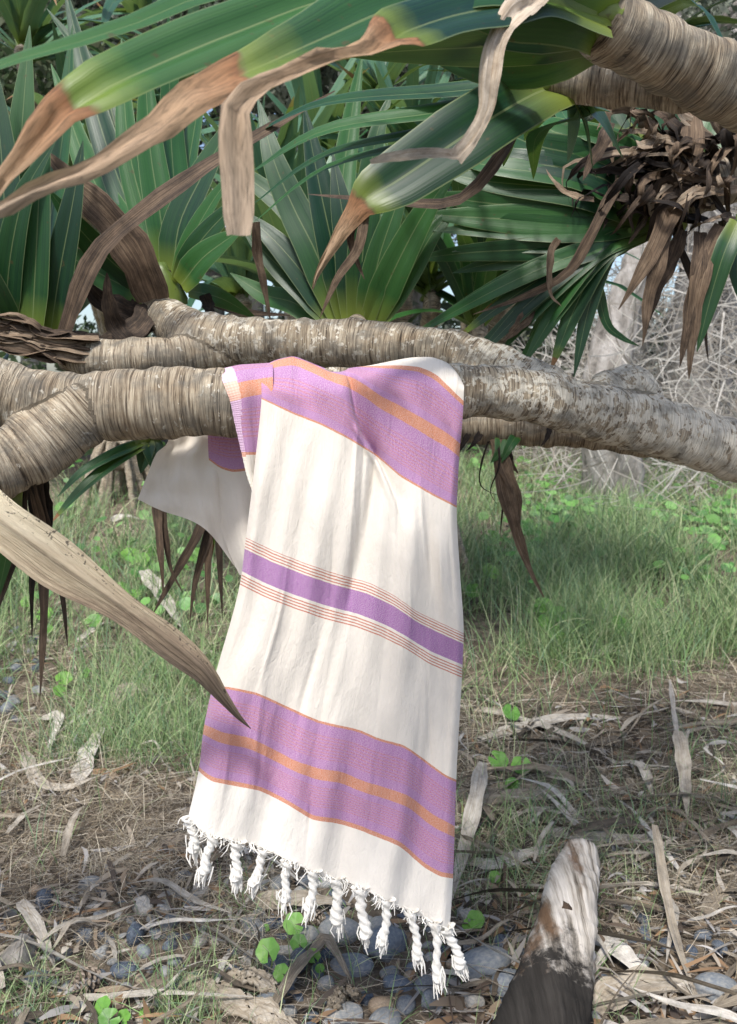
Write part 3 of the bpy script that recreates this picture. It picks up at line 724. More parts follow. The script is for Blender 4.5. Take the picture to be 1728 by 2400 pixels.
lf(E, [(1420, 80, 1.24), (1240, 150, 1.34), (1090, 140, 1.42), (950, 85, 1.5)], 95, hint=(0, -.8, -.6), fold=.2)
lf(E, [(1410, 60, 1.22), (1230, 60, 1.27), (1060, 40, 1.35), (880, -10, 1.45)], 95, hint=(0, -.7, -.6), fold=.2)
lf(E, [(1400, 30, 1.21), (1420, -60, 1.2), (1500, -140, 1.25)], 90)
for i in range(9):
    a = R(100-22*i*1.0); lf(E, [(1400, 30, 1.22), (1400+90*math.cos(a)*1.2, 30-120*abs(math.sin(a))-20, 1.3), (1400+260*math.cos(a), 10-190*abs(math.sin(a))-30, 1.45), (1400+430*math.cos(a), 40-200*abs(math.sin(a)), 1.6)], 80, hint=(rnd.gauss(0, .3), -.6, -.6))
# --- second shoot just below it
Fc_ = crown(tree, 1290, 195, 1.43, .032, (-1, 0, -.25))
lf(Fc_, [(1315, 200, 1.42), (1250, 222, 1.40), (1140, 285, 1.36), (1020, 365, 1.33), (930, 425, 1.31), (868, 462, 1.30), (832, 500, 1.30), (785, 570, 1.30), (745, 640, 1.30), (733, 678, 1.30)], 150, hint=(.1, -1, .35), fold=.2, tip=.72, crumple=(.72, .003),
   wprof=[(0, .8), (.12, .95), (.4, 1), (.62, .86), (.70, .68), (.75, .34), (.85, .18), (1, .02)], n=36, cross=7)
lf(Fc_, [(858, 490, 1.31), (850, 540, 1.30), (836, 590, 1.30), (790, 655, 1.30), (750, 745, 1.30)], 24, 'dead', tone=.30, hint=CAMV)
lf(Fc_, [(852, 500, 1.31), (822, 545, 1.31), (832, 600, 1.31), (855, 655, 1.31)], 20, 'dead', tone=.24, hint=CAMV)
lf(Fc_, [(1300, 170, 1.44), (1200, 330, 1.6), (1075, 470, 1.7), (900, 470, 1.8), (720, 455, 1.9)], 40, 'dead', tone=.2, hint=(0, -1, .5))
for (tx, ty, td, w_) in [(575, 325, 1.75, 52), (580, 410, 1.62, 54), (585, 485, 1.7, 36), (590, 525, 1.75, 32), (880, 285, 1.9, 36), (1010, 250, 1.9, 60), (1100, 330, 1.95, 60), (920, 200, 2.0, 44), (1180, 390, 1.9, 70), (1040, 170, 1.8, 70), (1250, 420, 1.9, 60)]:
    mx, my = (1300+tx)/2, (195+ty)/2-50
    lf(Fc_, [(1305, 190, 1.44), (mx+120, my+5, 1.5), ((mx+tx)/2, (my+ty)/2-25, (1.5+td)/2), (tx, ty, td)], w_, hint=(0, -.75, .6), tip=2)
for (tx, ty) in [(1330, 380), (1230, 330), (1390, 400), (1460, 370), (1180, 300)]:
    lf(Fc_, [(1320, 195, 1.45), ((1320+tx)/2+10, (195+ty)/2-15, 1.6), (tx, ty, 1.8)], 70, hint=(0, -1, .2))
# --- crown on the left end of the rear branch
A = crown(tree, 388, 690, 1.90, .042, (-.1, -.1, 1))
for pts, w_ in [
    ([(425, 668, 1.87), (470, 610, 1.84), (520, 570, 1.82), (572, 536, 1.80)], 62), ([(420, 665, 1.88), (460, 580, 1.85), (530, 500, 1.83), (590, 455, 1.8)], 50),
    ([(415, 660, 1.89), (450, 560, 1.87), (500, 470, 1.85), (555, 395, 1.83)], 48), ([(405, 655, 1.9), (420, 530, 1.9), (470, 420, 1.9), (535, 300, 1.9), (560, 240, 1.9)], 70),
    ([(395, 650, 1.92), (375, 500, 1.95), (350, 330, 2.0), (340, 120, 2.1)], 66), ([(385, 650, 1.92), (340, 500, 1.98), (300, 330, 2.05), (285, 90, 2.15)], 64),
    ([(375, 655, 1.92), (310, 500, 2.0), (250, 340, 2.1), (190, 130, 2.2), (150, -40, 2.3)], 64), ([(370, 660, 1.92), (280, 520, 2.0), (210, 400, 2.1), (120, 150, 2.25)], 66),
    ([(400, 655, 1.93), (410, 480, 2.0), (400, 300, 2.1), (395, 30, 2.2)], 70), ([(360, 690, 1.88), (270, 620, 1.84), (190, 540, 1.8), (110, 440, 1.78)], 66),
    ([(350, 700, 1.88), (250, 650, 1.84), (160, 600, 1.82), (60, 560, 1.8)], 60), ([(440, 680, 1.9), (520, 700, 1.95), (600, 745, 2.0)], 40), ([(385, 650, 1.93), (300, 420, 2.1), (240, 200, 2.2), (110, 20, 2.3)], 60),
    ([(398, 650, 1.94), (440, 400, 2.1), (470, 200, 2.2), (475, 20, 2.3)], 56)]:
    lf(A, pts, w_, 'leaf', hint=(rnd.gauss(0, .35), -1, .25), tip=2, fold=.2)
for pts, w_, tn in [([(362, 700, 1.84), (325, 610, 1.80), (270, 530, 1.78), (200, 455, 1.76), (100, 350, 1.75)], 96, .27), ([(150, 790, 1.74), (185, 690, 1.72), (240, 585, 1.70), (340, 490, 1.68), (450, 412, 1.68), (560, 345, 1.7), (690, 270, 1.72), (785, 215, 1.75)], 52, .33),
    ([(330, 745, 1.86), (270, 720, 1.82), (230, 700, 1.8), (190, 640, 1.78)], 60, .2), ([(300, 800, 1.8), (270, 760, 1.8), (255, 700, 1.78), (250, 640, 1.76)], 46, .18), ([(345, 790, 1.84), (300, 730, 1.85), (260, 660, 1.86), (200, 560, 1.87)], 60, .22),
    ([(365, 720, 1.86), (320, 770, 1.82), (270, 790, 1.8), (220, 800, 1.78)], 66, .25), ([(380, 640, 1.88), (470, 690, 1.95), (560, 730, 2.0), (680, 740, 2.05)], 30, .2), ([(598, 520, 1.9), (605, 600, 1.92), (620, 680, 1.94), (636, 755, 1.95)], 24, .42),
    ([(480, 690, 1.9), (490, 720, 1.9), (500, 760, 1.88)], 30, .12)]:
    lf(A, pts, w_, 'dead', tone=tn, hint=(rnd.gauss(0, .2), -1, .3), fold=.25, wav=.003, wprof=[(0, .75), (.15, 1), (.5, .8), (.8, .45), (1, .06)])
# --- crown at the far left
B_ = crown(tree, 90, 800, 1.80, .04, (-.3, 0, 1))
for pts, w_ in [([(20, 790, 1.76), (15, 600, 1.74), (5, 380, 1.74), (-20, 120, 1.76)], 78), ([(75, 790, 1.76), (85, 600, 1.73), (95, 420, 1.72), (115, 230, 1.72)], 70), ([(118, 785, 1.77), (140, 640, 1.74), (170, 480, 1.72), (195, 330, 1.72)], 62),
    ([(45, 790, 1.78), (40, 560, 1.8), (50, 330, 1.82), (70, 60, 1.85)], 74), ([(5, 790, 1.78), (-20, 560, 1.75), (-60, 330, 1.75), (-100, 90, 1.75)], 80), ([(100, 790, 1.8), (200, 690, 1.84), (290, 640, 1.9), (330, 540, 1.95)], 50),
    ([(60, 790, 1.8), (110, 560, 1.86), (150, 300, 1.92), (170, 60, 2.0)], 70), ([(30, 800, 1.76), (-20, 690, 1.7), (-90, 560, 1.65), (-160, 420, 1.6)], 70), ([(20, 830, 1.76), (0, 850, 1.7), (-60, 840, 1.66)], 60), ([(10, 780, 1.77), (25, 600, 1.72), (60, 450, 1.7), (130, 330, 1.7)], 60)]:
    lf(B_, pts, w_, 'leaf', hint=(rnd.gauss(0, .3), -1, .2), tip=2, fold=.2)
for i in range(30):
    y0 = rnd.uniform(790, 855); lf(B_, [(rnd.uniform(150, 240), y0, 1.73+rnd.uniform(0, .05)), (rnd.uniform(80, 150), y0-rnd.uniform(0, 25), 1.71), (rnd.uniform(0, 70), y0-rnd.uniform(15, 50), 1.69), (rnd.uniform(-90, 0), y0-rnd.uniform(20, 80), 1.67)],
       rnd.uniform(14, 40), 'dead', tone=rnd.uniform(.2, .55), hint=(rnd.gauss(0, .4), -.8, .7), fold=.3, wav=.005, twist=rnd.gauss(0, .8))
# --- crown behind the middle of the rear branch
Cc = crown(tree, 832, 765, 2.03, .042, (0, .1, 1))
for pts, w_ in [([(790, 760, 2.03), (730, 690, 2.05), (650, 620, 2.08), (570, 540, 2.1)], 66), ([(795, 755, 2.03), (710, 640, 2.04), (640, 560, 2.06), (560, 490, 2.1)], 60), ([(805, 750, 2.02), (740, 590, 2.02), (690, 490, 2.04), (640, 370, 2.06), (610, 240, 2.1)], 74),
    ([(815, 750, 2.02), (780, 580, 2.0), (750, 440, 2.02), (712, 245, 2.06)], 72), ([(828, 750, 2.0), (820, 600, 1.98), (800, 480, 1.98), (780, 360, 2.0)], 62), ([(840, 750, 2.0), (850, 600, 1.97), (862, 470, 1.96), (880, 330, 1.96), (920, 210, 1.98)], 62),
    ([(855, 755, 2.0), (890, 600, 1.96), (930, 480, 1.95), (960, 380, 1.96)], 56), ([(870, 755, 2.0), (930, 620, 1.95), (1000, 490, 1.93), (1078, 384, 1.92)], 66), ([(880, 760, 2.0), (960, 640, 1.98), (1020, 540, 1.98), (1090, 470, 2.0)], 50),
    ([(780, 765, 2.05), (690, 710, 2.1), (620, 690, 2.15), (540, 640, 2.2)], 56), ([(840, 750, 2.06), (800, 500, 2.2), (820, 300, 2.3), (850, 120, 2.4)], 60), ([(820, 750, 2.06), (700, 520, 2.2), (560, 400, 2.3), (480, 330, 2.4)], 54)]:
    lf(Cc, pts, w_, 'leaf', hint=(rnd.gauss(0, .3), -1, .25), tip=2, fold=.2)
# --- crown on the right with its skirt of dead leaves
D = crown(tree, 1560, 500, 2.0, .05, (-1, -.1, -.35))
for (tx, ty, td, w_) in [(1020, 400, 2.0, 78), (1000, 452, 2.0, 80), (985, 500, 2.0, 78), (1010, 540, 1.98, 70), (1060, 590, 1.98, 60), (1090, 330, 2.1, 66), (1150, 280, 2.15, 66), (1220, 240, 2.2, 64), (1300, 230, 2.2, 60), (1020, 350, 2.15, 60), (1060, 640, 2.05, 56), (960, 610, 2.1, 50)]:
    mx, my = (1500+tx)/2, (515+ty)/2+(12 if ty > 420 else -8)
    lf(D, [(1530, 515, 1.97), (mx+110, my, 1.95), ((mx+tx)/2, (my+ty)/2, 1.97), (tx, ty, td)], w_, hint=(rnd.gauss(0, .2), -.9, rnd.uniform(-.2, .6)), fold=.16, tip=2)
for (tx, ty, td, w_) in [(1105, 850, 1.95, 46), (1170, 830, 1.95, 54), (1225, 858, 1.93, 56), (1290, 870, 1.92, 56), (1345, 885, 1.92, 42), (1060, 800, 2.0, 44), (1000, 760, 2.1, 44), (1130, 730, 2.0, 46), (1240, 790, 2.05, 50), (940, 800, 2.15, 40), (1190, 900, 1.98, 46), (1060, 880, 2.0, 44)]:
    lf(D, [(1515, 545, 1.96), (1440-(1440-tx)*.12, 585, 1.93), ((1420+tx)/2, (590+ty)/2-25, 1.93), (tx, ty, td)], w_, hint=(rnd.gauss(0, .25)-.3, -1, .35), fold=.2, tip=rnd.choice([2, 2, .92]))
for pts, w_, kd, tn in [([(1620, 250, 1.9), (1615, 350, 1.88), (1580, 470, 1.86), (1530, 590, 1.86), (1490, 660, 1.86), (1450, 725, 1.86)], 58, 'dead', .45), ([(1560, 480, 1.9), (1545, 600, 1.86), (1520, 700, 1.86), (1505, 812, 1.86)], 42, 'dead', .42),
    ([(1600, 540, 1.9), (1570, 620, 1.9), (1540, 680, 1.9), (1520, 760, 1.9)], 34, 'dead', .2), ([(1640, 545, 1.9), (1635, 640, 1.88), (1615, 740, 1.88), (1592, 862, 1.88)], 40, 'dead', .36), ([(1690, 530, 1.9), (1650, 620, 1.88), (1628, 720, 1.88), (1615, 890, 1.88)], 44, 'dead', .33),
    ([(1728, 520, 1.9), (1695, 600, 1.88), (1665, 700, 1.88), (1634, 825, 1.88)], 44, 'leaf', 0), ([(1750, 500, 1.95), (1728, 620, 1.94), (1740, 720, 1.94)], 56, 'leaf', 0), ([(1580, 520, 1.95), (1600, 600, 1.93), (1650, 740, 1.92), (1660, 850, 1.92)], 26, 'dead', .3),
    ([(1470, 400, 1.9), (1420, 480, 1.87), (1380, 560, 1.86), (1330, 640, 1.86), (1240, 690, 1.87), (1110, 738, 1.9)], 26, 'dead', .36), ([(1310, 560, 1.86), (1288, 600, 1.86), (1290, 680, 1.86), (1315, 720, 1.86)], 20, 'dead', .42),
    ([(1390, 470, 1.88), (1350, 460, 1.87), (1300, 430, 1.87), (1280, 395, 1.87)], 16, 'dead', .5), ([(1430, 285, 1.85), (1410, 340, 1.84), (1385, 380, 1.84), (1365, 425, 1.84)], 32, 'dead', .25), ([(1420, 230, 1.9), (1425, 320, 1.9), (1440, 400, 1.9)], 20, 'dead', .45),
    ([(1260, 710, 1.94), (1220, 760, 1.93), (1180, 800, 1.93)], 34, 'dead', .42), ([(1400, 660, 1.95), (1420, 755, 1.95), (1455, 790, 1.95), (1500, 812, 1.95)], 22, 'leaf', 0)]:
    lf(D, pts, w_, kd, tone=tn, hint=(rnd.gauss(0, .2), -1, .3), fold=.28, **({'wav': .003} if kd == 'dead' else {}))
for i in range(110):      # matted dead skirt around the stem
    x0, y0 = rnd.uniform(1520, 1740), rnd.uniform(320, 520); a = rnd.uniform(0, 6.28); L = rnd.uniform(80, 230)
    x1, y1 = x0-L*abs(math.cos(a))*.9, y0+L*math.sin(a)*.55
    lf(D, [(x0, y0, 1.93), ((x0+x1)/2+rnd.uniform(-25, 25), (y0+y1)/2-rnd.uniform(0, 45), 1.86+rnd.uniform(-.03, .06)), (x1, y1, 1.88+rnd.uniform(-.05, .1)), (x1-rnd.uniform(-25, 45), y1+rnd.uniform(15, 70), 1.9)],
       rnd.uniform(10, 34), 'dead', tone=rnd.choice([.05, .1, .16, .24, .36, .5, .62]), hint=(rnd.gauss(0, .6), -1, rnd.gauss(.2, .5)), fold=.35, wav=.007, twist=rnd.gauss(0, 1.5), n=12)
fan(D, 1640, 420, 1.98, 20, 160, 9, 220, 420, 70, dd=(0, .35), droop=.05)
fan(D, 1500, 330, 2.15, 60, 140, 7, 120, 260, 70, dd=(0, .3), droop=.0)
# --- small shoots under the branches with hanging dead leaves
U = crown(tree, 345, 1020, 1.98, .028, (-.6, -.2, -.6))
for pts, w_ in [([(345, 1040, 1.97), (270, 1085, 1.93), (190, 1150, 1.88), (118, 1228, 1.85)], 36), ([(340, 1035, 1.97), (260, 1070, 1.93), (190, 1110, 1.9), (135, 1165, 1.88)], 34), ([(330, 1010, 1.97), (260, 1015, 1.95), (200, 1050, 1.93), (150, 1090, 1.92)], 34), ([(345, 1030, 1.97), (340, 1070, 1.96), (330, 1110, 1.96)], 40), ([(350, 1030, 1.97), (365, 1070, 1.96), (375, 1120, 1.96)], 44)]:
    lf(U, pts, w_, 'leaf', hint=(0, -.6, .8), fold=.3, tip=rnd.choice([2, .9]))
for pts, w_ in [([(362, 1100, 1.95), (372, 1230, 1.9), (380, 1330, 1.88), (382, 1400, 1.88)], 24), ([(372, 1100, 1.95), (388, 1250, 1.9), (400, 1330, 1.9), (430, 1390, 1.9)], 20), ([(490, 1180, 1.92), (460, 1260, 1.9), (420, 1330, 1.9), (352, 1450, 1.9)], 24)]:
    lf(U, pts, w_, 'dead', tone=.22, hint=CAMV, fold=.3, wav=.002, wprof=[(0, .8), (.3, 1), (.7, .6), (1, .05)])
U2 = crown(tree, 505, 1020, 1.97, .026, (0, -.2, -1))
for pts, w_, tn in [([(500, 1200, 1.93), (475, 1300, 1.92), (455, 1380, 1.92), (445, 1460, 1.92)], 24, .25), ([(492, 1210, 1.93), (488, 1330, 1.92), (487, 1470, 1.92)], 22, .3), ([(512, 1220, 1.93), (516, 1330, 1.92), (522, 1450, 1.92)], 20, .22)]:
    lf(U2, [(505, 1040, 1.96)]+pts, w_, 'dead', tone=tn, hint=CAMV, fold=.3, wprof=[(0, .8), (.5, 1), (.75, .6), (1, .05)])
lf(U2, [(510, 1040, 1.96), (505, 1150, 1.94), (497, 1230, 1.93), (492, 1330, 1.93)], 34, 'leaf', hint=CAMV, tip=.8); lf(U2, [(512, 1040, 1.96), (515, 1180, 1.94), (515, 1300, 1.93)], 24, 'leaf', hint=CAMV, tip=.85)
U3 = crown(tree, 1170, 1015, 1.92, .030, (.1, -.2, -1))
for pts, w_, tn in [([(1170, 1020, 1.9), (1178, 1120, 1.86), (1200, 1210, 1.85), (1240, 1330, 1.86), (1275, 1400, 1.87)], 40, .32), ([(1160, 1020, 1.9), (1185, 1100, 1.86), (1212, 1170, 1.85), (1215, 1240, 1.85), (1228, 1290, 1.85)], 34, .36), ([(1180, 1020, 1.9), (1195, 1080, 1.88), (1215, 1110, 1.88)], 30, .28),
    ([(1180, 1080, 1.88), (1185, 1150, 1.87), (1178, 1200, 1.87), (1172, 1260, 1.87)], 9, .2), ([(1150, 1020, 1.9), (1128, 1090, 1.88), (1128, 1140, 1.88), (1180, 1166, 1.88)], 5, .05), ([(1165, 1020, 1.9), (1170, 1090, 1.85), (1150, 1150, 1.85), (1170, 1190, 1.85)], 6, .08),
    ([(1130, 1010, 1.9), (1110, 1040, 1.86), (1092, 1058, 1.85)], 18, .06), ([(1290, 1000, 1.88), (1280, 1030, 1.85), (1265, 1048, 1.84)], 14, .05), ([(1100, 1015, 1.9), (1080, 1050, 1.87), (1066, 1080, 1.86)], 14, .06)]:
    lf(U3, pts, w_, 'dead', tone=tn, hint=CAMV, fold=.3, wav=.002, wprof=[(0, .9), (.3, 1), (.7, .5), (1, .05)])
lf(U3, [(1175, 1020, 1.9), (1170, 1060, 1.87), (1150, 1085, 1.86)], 26, hint=CAMV); lf(U3, [(1215, 1015, 1.9), (1195, 1045, 1.87), (1175, 1085, 1.86)], 24, hint=CAMV)
U4 = crown(tree, 70, 1075, 1.43, .016, (0, .1, -1))
for pts, w_, tn in [([(75, 1130, 1.42), (100, 1250, 1.5), (105, 1400, 1.5), (98, 1560, 1.5), (92, 1648, 1.5)], 28, .28), ([(70, 1130, 1.42), (85, 1250, 1.52), (75, 1400, 1.52), (75, 1500, 1.52)], 22, .12), ([(90, 1130, 1.43), (125, 1290, 1.54), (150, 1420, 1.54), (160, 1515, 1.54)], 24, .22), ([(60, 1130, 1.42), (50, 1250, 1.52), (20, 1350, 1.52), (-5, 1440, 1.52)], 34, .2),
    ([(95, 1120, 1.44), (105, 1180, 1.5), (100, 1230, 1.5), (85, 1300, 1.5)], 46, .06), ([(80, 1120, 1.44), (85, 1180, 1.5), (80, 1260, 1.5)], 44, .05), ([(105, 1120, 1.44), (112, 1180, 1.5), (112, 1260, 1.5), (100, 1310, 1.5)], 30, .05)]:
    lf(U4, pts, w_, 'dead', tone=tn, hint=CAMV, fold=.3, wav=.002, wprof=[(0, .8), (.4, 1), (.75, .6), (1, .04)])
lf(U4, [(40, 1140, 1.42), (20, 1280, 1.5), (-10, 1420, 1.52)], 40, hint=CAMV)
# --- front-left shoot (mostly outside the picture) with the big pale dried leaf hanging in front of the towel
H = crown(tree, -300, 1130, 1.28, .05, (-1, -.2, -.2))
big = [(-300, 1050, 1.20), (-140, 1125, 1.19), (0, 1218, 1.20), (130, 1310, 1.22), (260, 1400, 1.25), (380, 1490, 1.28), (470, 1565, 1.30), (525, 1635, 1.32), (560, 1680, 1.33), (588, 1708, 1.335)]
def mat_bigleaf():
    m, nt, n, l, b = new_mat('bleached_stiff_leaf'); uv = n.new('ShaderNodeUVMap').outputs[0]; sep = n.new('ShaderNodeSeparateXYZ'); l.new(uv, sep.inputs[0]); u, v = sep.outputs[0], sep.outputs[1]
    tc = n.new('ShaderNodeTexCoord').outputs['Object']
    fib = noise(n, l, mapping(n, l, uv, (22, 3.5, 1)), 1, 6, .68, .4).outputs[0]; bl = noise(n, l, mapping(n, l, uv, (5, 9, 1)), 1, 6, .65, .5).outputs[0]
    f = math_(n, l, 'SUBTRACT', math_(n, l, 'ADD', math_(n, l, 'MULTIPLY', fib, .35), math_(n, l, 'MULTIPLY', bl, .5)), math_(n, l, 'MULTIPLY', v, .62))
    f = math_(n, l, 'ADD', f, math_(n, l, 'MULTIPLY', math_(n, l, 'SUBTRACT', u, .5), -.20)); f = math_(n, l, 'ADD', f, .42)  # shade of the lower face put into the colour across the width
    c = ramp_of(n, l, f, [(.12, (.06, .045, .033)), (.28, (.17, .13, .095)), (.42, (.34, .26, .18)), (.56, (.55, .45, .31)), (.75, (.70, .61, .44))])
    spk = ramp_of(n, l, noise(n, l, tc, 130, 3, .6).outputs[0], [(.60, 0.), (.66, .8)]); c = mix(n, l, math_(n, l, 'MULTIPLY', spk, math_(n, l, 'LESS_THAN', u, .32)), c, (.05, .045, .04))
    rib = ramp_of(n, l, math_(n, l, 'ABSOLUTE', math_(n, l, 'SUBTRACT', u, .54)), [(.0, .55), (.05, 0.)]); c = mix(n, l, rib, c, (.07, .05, .035))
    l.new(c, b.inputs['Base Color']); b.inputs['Roughness'].default_value = .8; b.inputs['Specular IOR Level'].default_value = .2
    l.new(bump(n, l, math_(n, l, 'ADD', fib, math_(n, l, 'MULTIPLY', bl, .6)), .9, .010), b.inputs['Normal']); return m
M['bigleaf'] = mat_bigleaf()
o = lf(H, big, 150, 'bigleaf', name='dead_leaf', hint=(.25, -1, .75), fold=-.34, n=50, cross=13, wav=.002, wprof=[(0, 1), (.2, .98), (.36, .86), (.5, .70), (.64, .56), (.78, .47), (.86, .36), (.92, .20), (.96, .10), (1, .01)])
o['label'] = 'large pale stiff dried leaf pointing at the towel'
for i in range(10):
    a = R(100+rnd.uniform(-30, 130)); L = rnd.uniform(.4, .8)
    p0 = W(-300, 1130, 1.28); e = p0+Vector((-.9*abs(math.cos(a))*L-.1, rnd.uniform(-.2, .4), math.sin(a)*L)); mid = (p0+e)/2+Vector((0, 0, .08))
    lf2 = leaf(H, [p0, mid, e], .05, 'leaf')

# ================================================================== BACKGROUND TREES
def limb_tree(name, label, base, crowns, nleaf, group, kind='leaf_lit', roots=8, rootspread=.32, leafL=.85, leafW=.074, trunk_r=.07, fork=(0, 0, 1.1)):
    """stilt-rooted pandanus: base = ground point, crowns = world points"""
    t = empty(name, tuple(base)); tag(t, label, 'tree', group)
    b0 = np.array(base); fk = b0+np.array(fork)
    br = [([Vector(b0+np.array([0, 0, .25])), Vector((b0*.4+fk*.6)), Vector(fk)], [trunk_r, trunk_r, trunk_r*.8])]
    for c in crowns:
        c = np.array(c); br.append(([Vector(fk-np.array([0, 0, .1])), Vector((fk+c)/2+np.array([0, 0, -.12])), Vector(c-np.array([0, 0, .08])), Vector(c)], [trunk_r*.7, .05, .042, .035]))
    for k in range(roots):
        a = 2*math.pi*k/roots+rnd.uniform(-.2, .2); rr = rootspread*rnd.uniform(.6, 1.1)
        e = b0+np.array([rr*math.cos(a), rr*math.sin(a), 0]); e[2] = float(gz(e[0], e[1]))-.05
        br.append(([Vector(b0+np.array([0, 0, .75+rnd.uniform(-.15, .15)])), Vector(b0*.45+e*.55+np.array([0, 0, .42])), Vector(e)], [.03, .027, .03]))
    build_branches(br, t, voxel=.016)
    for c in crowns:
        cr = crown(t, Vector(c), 0, 0, .04, (0, 0, 1))
        for i in range(nleaf):
            az = rnd.uniform(0, 6.283); el = R(rnd.triangular(-15, 88, 45)); L = leafL*rnd.uniform(.7, 1.15)
            dv = Vector((math.cos(az)*math.cos(el), math.sin(az)*math.cos(el), math.sin(el))); p = Vector(c)+Vector((0, 0, rnd.uniform(-.03, .08)))
            sag = L*rnd.uniform(.05, .45)*math.cos(el)
            pts = [p, p+dv*L*.35+Vector((0, 0, .02)), p+dv*L*.7-Vector((0, 0, sag*.3)), p+dv*L*.97-Vector((0, 0, sag))]
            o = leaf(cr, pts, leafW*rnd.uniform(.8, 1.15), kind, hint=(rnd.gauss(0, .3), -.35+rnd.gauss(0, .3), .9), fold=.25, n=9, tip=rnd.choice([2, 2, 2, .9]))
    return t
GB = 'stilt-rooted pandanus trees growing behind the towel'
def wp(x, y, d): return tuple(W(x, y, d))
b1 = G(285, 1172)
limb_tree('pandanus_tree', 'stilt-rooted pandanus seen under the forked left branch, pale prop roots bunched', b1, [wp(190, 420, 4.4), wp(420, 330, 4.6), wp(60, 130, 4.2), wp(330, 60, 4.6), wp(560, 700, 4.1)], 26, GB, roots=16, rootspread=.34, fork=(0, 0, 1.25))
b2 = Vector((0.15, 4.4, float(gz(.15, 4.4))))
limb_tree('pandanus_tree', 'pandanus behind the towel with sky-lit pale blue-green leaves spreading above the rear branch', b2, [wp(640, 560, 3.5), wp(760, 430, 4.0), wp(960, 420, 4.0), wp(1010, 690, 3.4), wp(700, 720, 3.3), wp(900, 250, 4.3)], 24, GB)
b3 = Vector((.33, 4.9, float(gz(.33, 4.9))))
limb_tree('pandanus_tree', 'pandanus behind the right crown, leaves showing under the top right branch', b3, [wp(1150, 560, 3.6), wp(1180, 300, 3.9), wp(1330, 250, 3.6), wp(1120, 760, 3.3), wp(1480, 150, 3.4)], 22, GB, kind='leaf', fork=(.1, -.3, 1.0))

def leaf_cloud(centres, radii, n, size, cols, seed, flat=.8):
    """many small leaf faces spread through ellipsoids"""
    g = np.random.default_rng(seed); k = g.integers(0, len(centres), n)
    c = np.array(centres)[k]; r = np.array(radii)[k][:, None]
    v = norm(g.normal(size=(n, 3)))*(g.uniform(0.25, 1, n)**.5)[:, None]; v[:, 2] *= flat
    p = c+v*r; a = norm(g.normal(size=(n, 3))+np.array([0, 0, .3])); b = norm(np.cross(a, g.normal(size=(n, 3)))); s = size*g.uniform(.5, 1.3, n)[:, None]
    V = np.stack([p-a*s, p-b*s*.4, p+a*s, p+b*s*.4], 1).reshape(-1, 3)
    f = np.arange(n*4).reshape(-1, 4)
    col = np.array(cols)[g.integers(0, len(cols), n)]*g.uniform(.7, 1.25, (n, 1)); col = np.repeat(np.hstack([col, np.ones((n, 1))]), 4, 0)
    return V, f, col
M['wood'] = mat_simple('grey_bark', [(.3, (.10, .09, .078)), (.45, (.26, .24, .215)), (.6, (.40, .375, .35)), (.75, (.52, .50, .47))], 11, 9, .9, .9, .06, stretch=(1, 1, .35))
GREENS = [(.05, .085, .035), (.075, .115, .05), (.11, .14, .075), (.16, .18, .11)]; GREYG = [(.10, .12, .085), (.17, .19, .145), (.24, .26, .21), (.07, .09, .06)]
def wood_tree(label, x, y, h, seed, cols, spread=1.5):
    z = float(gz(x, y)); t = empty('woodland_tree', (x, y, z)); tag(t, label, 'tree', 'woodland trees closing the view'); g = random.Random(seed)
    path = [(x, y, z-.1), (x+g.uniform(-.2, .2), y, z+h*.3), (x+g.uniform(-.4, .4), y+.1, z+h*.65), (x+g.uniform(-.5, .5), y, z+h*.92)]
    Vs, Fs, off = [], [], 0
    tubes = [(path, [.16, .13, .09, .03])]; cs, rs = [], []
    for i in range(15):
        f = g.uniform(.04, .97); b = Vector(path[1])*(1-f)+Vector(path[3])*f if f > .2 else Vector((x, y, z+h*.12)); a = g.uniform(0, 6.28); L = g.uniform(.5, 1.0)*spread*(1.1-.5*f)
        e = b+Vector((math.cos(a)*L, math.sin(a)*L*.8, L*.25)); tubes.append(([tuple(b), tuple((b+e)/2+Vector((0, 0, .1))), tuple(e)], [.05, .035, .015])); cs.append(tuple(e)); rs.append(g.uniform(.55, .95))
    for p, r in tubes:
        V, Fc, _ = tube(p, r, 8, n=10); Vs.append(V); Fs += [tuple(i+off for i in q) for q in Fc]; off += len(V)
    o = mesh_obj('trunk', np.concatenate(Vs), Fs, M['wood'], t); o.matrix_parent_inverse = Matrix.Translation(t.location).inverted()
    V, f, col = leaf_cloud(cs, rs, 8200, .075, cols, seed)
    o = mesh_obj('crown', V, f, M['foliage'], t, None, False, {'tint': ('FLOAT_COLOR', col)}); o.matrix_parent_inverse = Matrix.Translation(t.location).inverted()
WT = [(-4.6, 10.5, 6.5, 0), (-2.9, 9.6, 6.0, 1), (-1.3, 10.8, 7.0, 0), (.1, 9.4, 5.6, 1), (1.5, 10.4, 6.6, 0), (2.9, 9.8, 6.2, 1), (4.3, 10.6, 6.8, 1), (-3.8, 13.5, 8.5, 0), (-.6, 14, 9, 1), (2.2, 13.5, 8.5, 0), (5.6, 12.5, 8, 0), (-6.5, 11.5, 7, 1), (-2.1, 12, 7.5, 1), (.8, 12, 7.5, 0), (-.6, 8.8, 4.6, 1), (-3.6, 8.9, 4.2, 0)]
for i, (x, y, h, k) in enumerate(WT):
    wood_tree(['green leafy woodland tree standing behind the pandanus grove', 'grey-green woodland tree standing behind the pandanus grove'][k], x, y, h, 100+i, [GREENS, GREYG][k])

